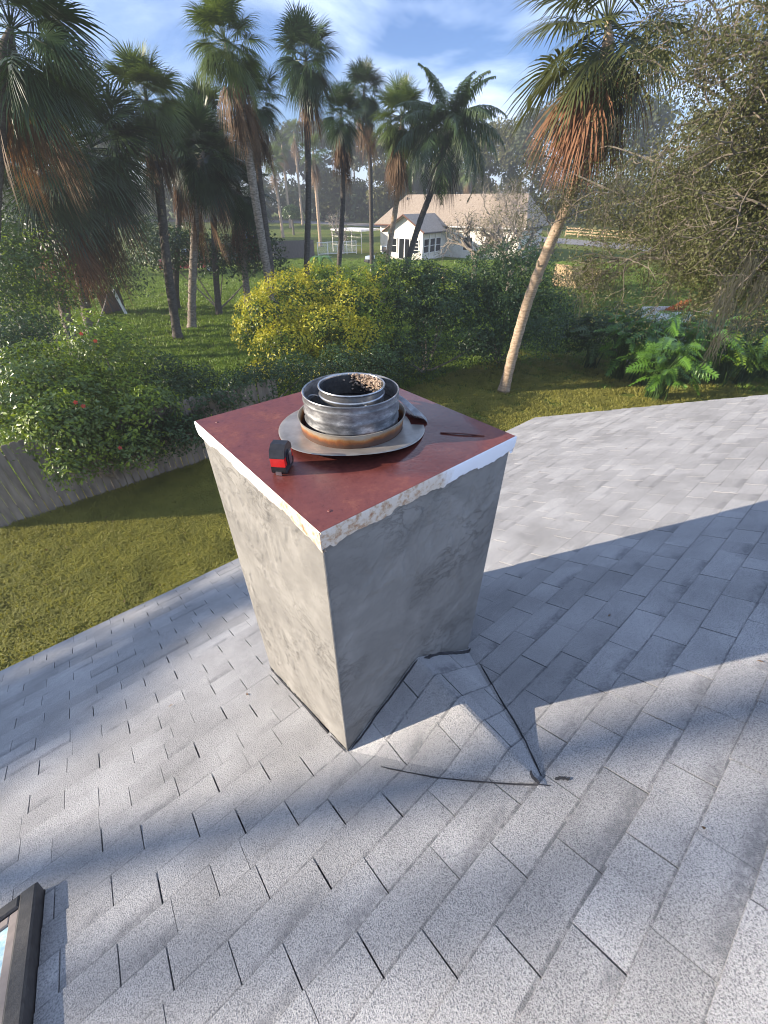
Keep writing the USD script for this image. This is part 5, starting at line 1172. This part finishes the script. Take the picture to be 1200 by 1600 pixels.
vehicle('parked_car', 'blue car parked beyond the dark fence', 'car', (392, 350), 84, math.radians(-35), M_BLUECAR, 4.4, 1.7, roofm=M_SILVER)
vehicle('parked_truck', 'red pickup truck half hidden behind the shaded thicket', 'truck', (285, 370), 52, math.radians(-20), M_REDCAR, 5.4, 1.9, truck=True, roofm=M_SILVER)
# white box with orange debris and leaning grey planks
wbx = ground((1045, 515)); ang = math.radians(-35); db = thing('debris_box', 'low white box heaped with orange brown leaves behind the split leaf plants', 'trailer', loc=wbx)
cw = lambda x, y, z: wbx + np.array([math.cos(ang) * x - math.sin(ang) * y, math.sin(ang) * x + math.cos(ang) * y, z])
for (x, y, sx_, sy_) in ((0, -0.75, 3.0, 0.05), (0, 0.75, 3.0, 0.05), (-1.48, 0, 0.05, 1.4), (1.48, 0, 0.05, 1.4)): part('side_panel', obox(cw(x, y, 0.55), (sx_, sy_, 0.5), ang), M_WHITE, db)
part('floor', obox(cw(0, 0, 0.5), (2.9, 1.45, 0.05), ang), M_WHITE, db)
for x in (-1.1, 1.1):
    for y in (-0.6, 0.6): part('support', obox(cw(x, y, 0), (0.1, 0.1, 0.5), ang), M_WOODDARK, db)
lt = thing('leaf_heap', 'heap of orange brown leaf litter lying in the white box', 'leaf heap', loc=cw(0, 0, 0.56)); rg = R_(250)
P = np.array([cw(x, y, 0.6 + 0.85 * math.exp(-(x - 0.5) ** 2 / 0.9 - y * y / 0.5) * (1 - rg.random() ** 3 * 0.4)) for x, y in np.c_[rg.uniform(-1.42, 1.42, 2600), rg.uniform(-0.7, 0.7, 2600)]])
part('litter', leaves(P, unit(rg.normal(size=P.shape) + [0, 0, 1]), 0.13, rg), M_LITTER, lt, kind='stuff')
pkb = cw(1.9, -0.2, 0)
pk = thing('plank_stack', 'stack of weathered grey planks leaning against the white box', 'planks', loc=pkb)
for k in range(5): a = cw(2.2 + 0.05 * k, -0.9 + 0.28 * k, 0.05); part('plank', trimesh.convex.convex_hull(np.vstack([obox((0, 0, 0), (0.2, 0.04, 2.1)).vertices @ np.array([[1, 0, 0], [0, 1, 0], [-0.30, 0, 0.9]]) + a])), M_WOODGREY, pk)
# dark garden frame before the house
g1, g2 = gat((674, 425), 38), gat((692, 437), 36); gfm = thing('garden_arbour', 'dark wooden post and beam frame on the lawn before the house', 'frame', loc=g1)
part('post', obox(g1, (0.12, 0.12, 1.5)), M_WOODDARK, gfm); part('post', obox(g2, (0.12, 0.12, 1.6)), M_WOODTAN, gfm); e = unit((g2 - g1) * [1, 1, 0])
part('beam', tube([g1 - e * 0.6 + [0, 0, 1.5], g2 + e * 0.6 + [0, 0, 1.62]], 0.10, 4), M_WOODDARK, gfm)
wbp = gat((578, 398), 56); wbw = thing('garden_cart', 'small grey garden cart standing left of the house door', 'cart', loc=wbp)
part('tray', obox(wbp + [0, 0, 0.35], (1.2, 0.7, 0.35), 0.4, 0.05), M_SILVER, wbw)
for x in (-0.4, 0.4): part('wheel', trimesh.creation.cylinder(0.2, 0.8, sections=16).apply_transform(trimesh.transformations.rotation_matrix(np.pi / 2, [1, 0, 0])).apply_translation(wbp + [x, 0, 0.2]), M_RUBBER, wbw)
part('handle', tube([wbp + [0.5, 0, 0.6], wbp + [1.2, 0.2, 0.95]], 0.03, 6), M_WOODDARK, wbw)

# ------------------------------------------------------------------ grass
def tuft(rg, n, h, w, spread):
    P = np.c_[rg.normal(0, spread, (n, 2)), np.zeros(n)]; az = rg.uniform(0, 6.28, n); dv = np.c_[np.cos(az), np.sin(az), np.zeros(n)]; sd_ = np.c_[-np.sin(az), np.cos(az), np.zeros(n)]; hh = (h * rg.uniform(0.5, 1.2, n))[:, None]
    b = rg.uniform(0.2, 1.0, n)[:, None]
    v = np.stack([P - sd_ * w, P + sd_ * w, P + dv * hh * 0.35 * b + [0, 0, 1] * hh * 0.7 + sd_ * w * 0.9, P + dv * hh * 0.35 * b + [0, 0, 1] * hh * 0.7 - sd_ * w * 0.9, P + dv * hh * 1.0 * b + [0, 0, 1] * hh * (1 - 0.45 * b)], 1).reshape(-1, 3)
    k = np.arange(n)[:, None] * 5
    return v, np.vstack([k + [0, 1, 2], k + [0, 2, 3], k + [3, 2, 4]])


def scatter(name, label, pts, protos, m, rg, smin, smax, category='grass'):
    pi = UsdGeom.PointInstancer.Define(stage, '/World/' + name); rel = pi.CreatePrototypesRel()
    for k, (v, f) in enumerate(protos):
        p = usdkit.mesh(stage, '/World/%s/tuft_%03d' % (name, k), (v, f), m); rel.AddTarget(p.GetPath())
    n_ = len(pts); pi.CreateProtoIndicesAttr(Vt.IntArray.FromNumpy(rg.integers(0, len(protos), n_).astype(np.int32))); pi.CreatePositionsAttr(Vt.Vec3fArray.FromNumpy(pts.astype(np.float32)))
    a_ = rg.uniform(0, 2 * np.pi, n_) / 2; pi.CreateOrientationsAttr(Vt.QuathArray([Gf.Quath(float(math.cos(q)), 0, 0, float(math.sin(q))) for q in a_]))
    s_ = rg.uniform(smin, smax, n_); pi.CreateScalesAttr(Vt.Vec3fArray.FromNumpy(np.stack([s_, s_, s_], 1).astype(np.float32)))
    tag(pi, label, category, kind='stuff')


rg = R_(300)
XY = np.c_[rg.uniform(-5.5, 6.5, 16000), rg.uniform(3.6, 9.9, 16000)]
scatter('near_grass', 'coarse sunlit lawn grass between the roof and the board fence', np.c_[XY, np.zeros(len(XY))], [tuft(R_(310 + k), 46, 0.09, 0.006, 0.06) for k in range(6)], M_GRASS, rg, 0.5, 1.5)
XY = []
while len(XY) < 26000:
    D = 10 + 50 * rg.random() ** 1.0; th = YAW + rg.uniform(-0.85, 0.8); x, y = CAM[0] + D * math.cos(th), CAM[1] + D * math.sin(th)
    if y > 10.1 or x > 6.7: XY.append((x, y))
XY = np.array(XY)
dd = np.hypot(XY[:, 0] - CAM[0], XY[:, 1] - CAM[1]); nearer = (dd < 21 + rg.normal(0, 1.5, len(dd))) & (XY[:, 1] < 10.5)
q_ = XY[nearer]; q_ = np.vstack([q_, q_ + rg.normal(0, 0.2, q_.shape), q_ + rg.normal(0, 0.2, q_.shape)]); XY = XY[~nearer]
scatter('side_grass', 'olive lawn grass around the foot of the leaning palm', np.c_[q_, np.zeros(len(q_))], [tuft(R_(330 + k), 42, 0.09, 0.007, 0.07) for k in range(6)], M_GRASS, rg, 0.5, 1.4)
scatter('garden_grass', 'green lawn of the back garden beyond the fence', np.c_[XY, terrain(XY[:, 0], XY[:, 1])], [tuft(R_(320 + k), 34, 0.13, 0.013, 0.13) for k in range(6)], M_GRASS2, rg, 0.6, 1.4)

n_ = 260; P = np.c_[rg.uniform(-2.5, 6, n_), rg.uniform(4, 9.6, n_), rg.uniform(0.05, 0.09, n_)]
tag(part('fallen_leaves', leaves(P, unit(rg.normal(0, 0.4, (n_, 3)) + [0, 0, 1]), 0.055, rg), M_DEAD), 'dry brown leaves scattered on the lawn by the fence', 'leaves', kind='stuff')
n_ = 46; P = np.c_[rg.uniform(-1.4, 6.2, n_), rg.uniform(-1.2, 2.7, n_)]; P = P[~((P[:, 0] > -0.1) & (P[:, 0] < 0.9) & (P[:, 1] > -0.75) & (P[:, 1] < 0.95)) & (P[:, 0] > SKX1 + 0.05)]
P = np.c_[P, roofz(P[:, 0], P[:, 1]) + 0.010]
tag(part('roof_litter', leaves(P, unit(rg.normal(0, 0.25, (len(P), 3)) + [0, S, 1]), 0.022, rg, 0.4), M_DEAD), 'tiny dry leaf bits lying on the shingles', 'leaves', kind='stuff')
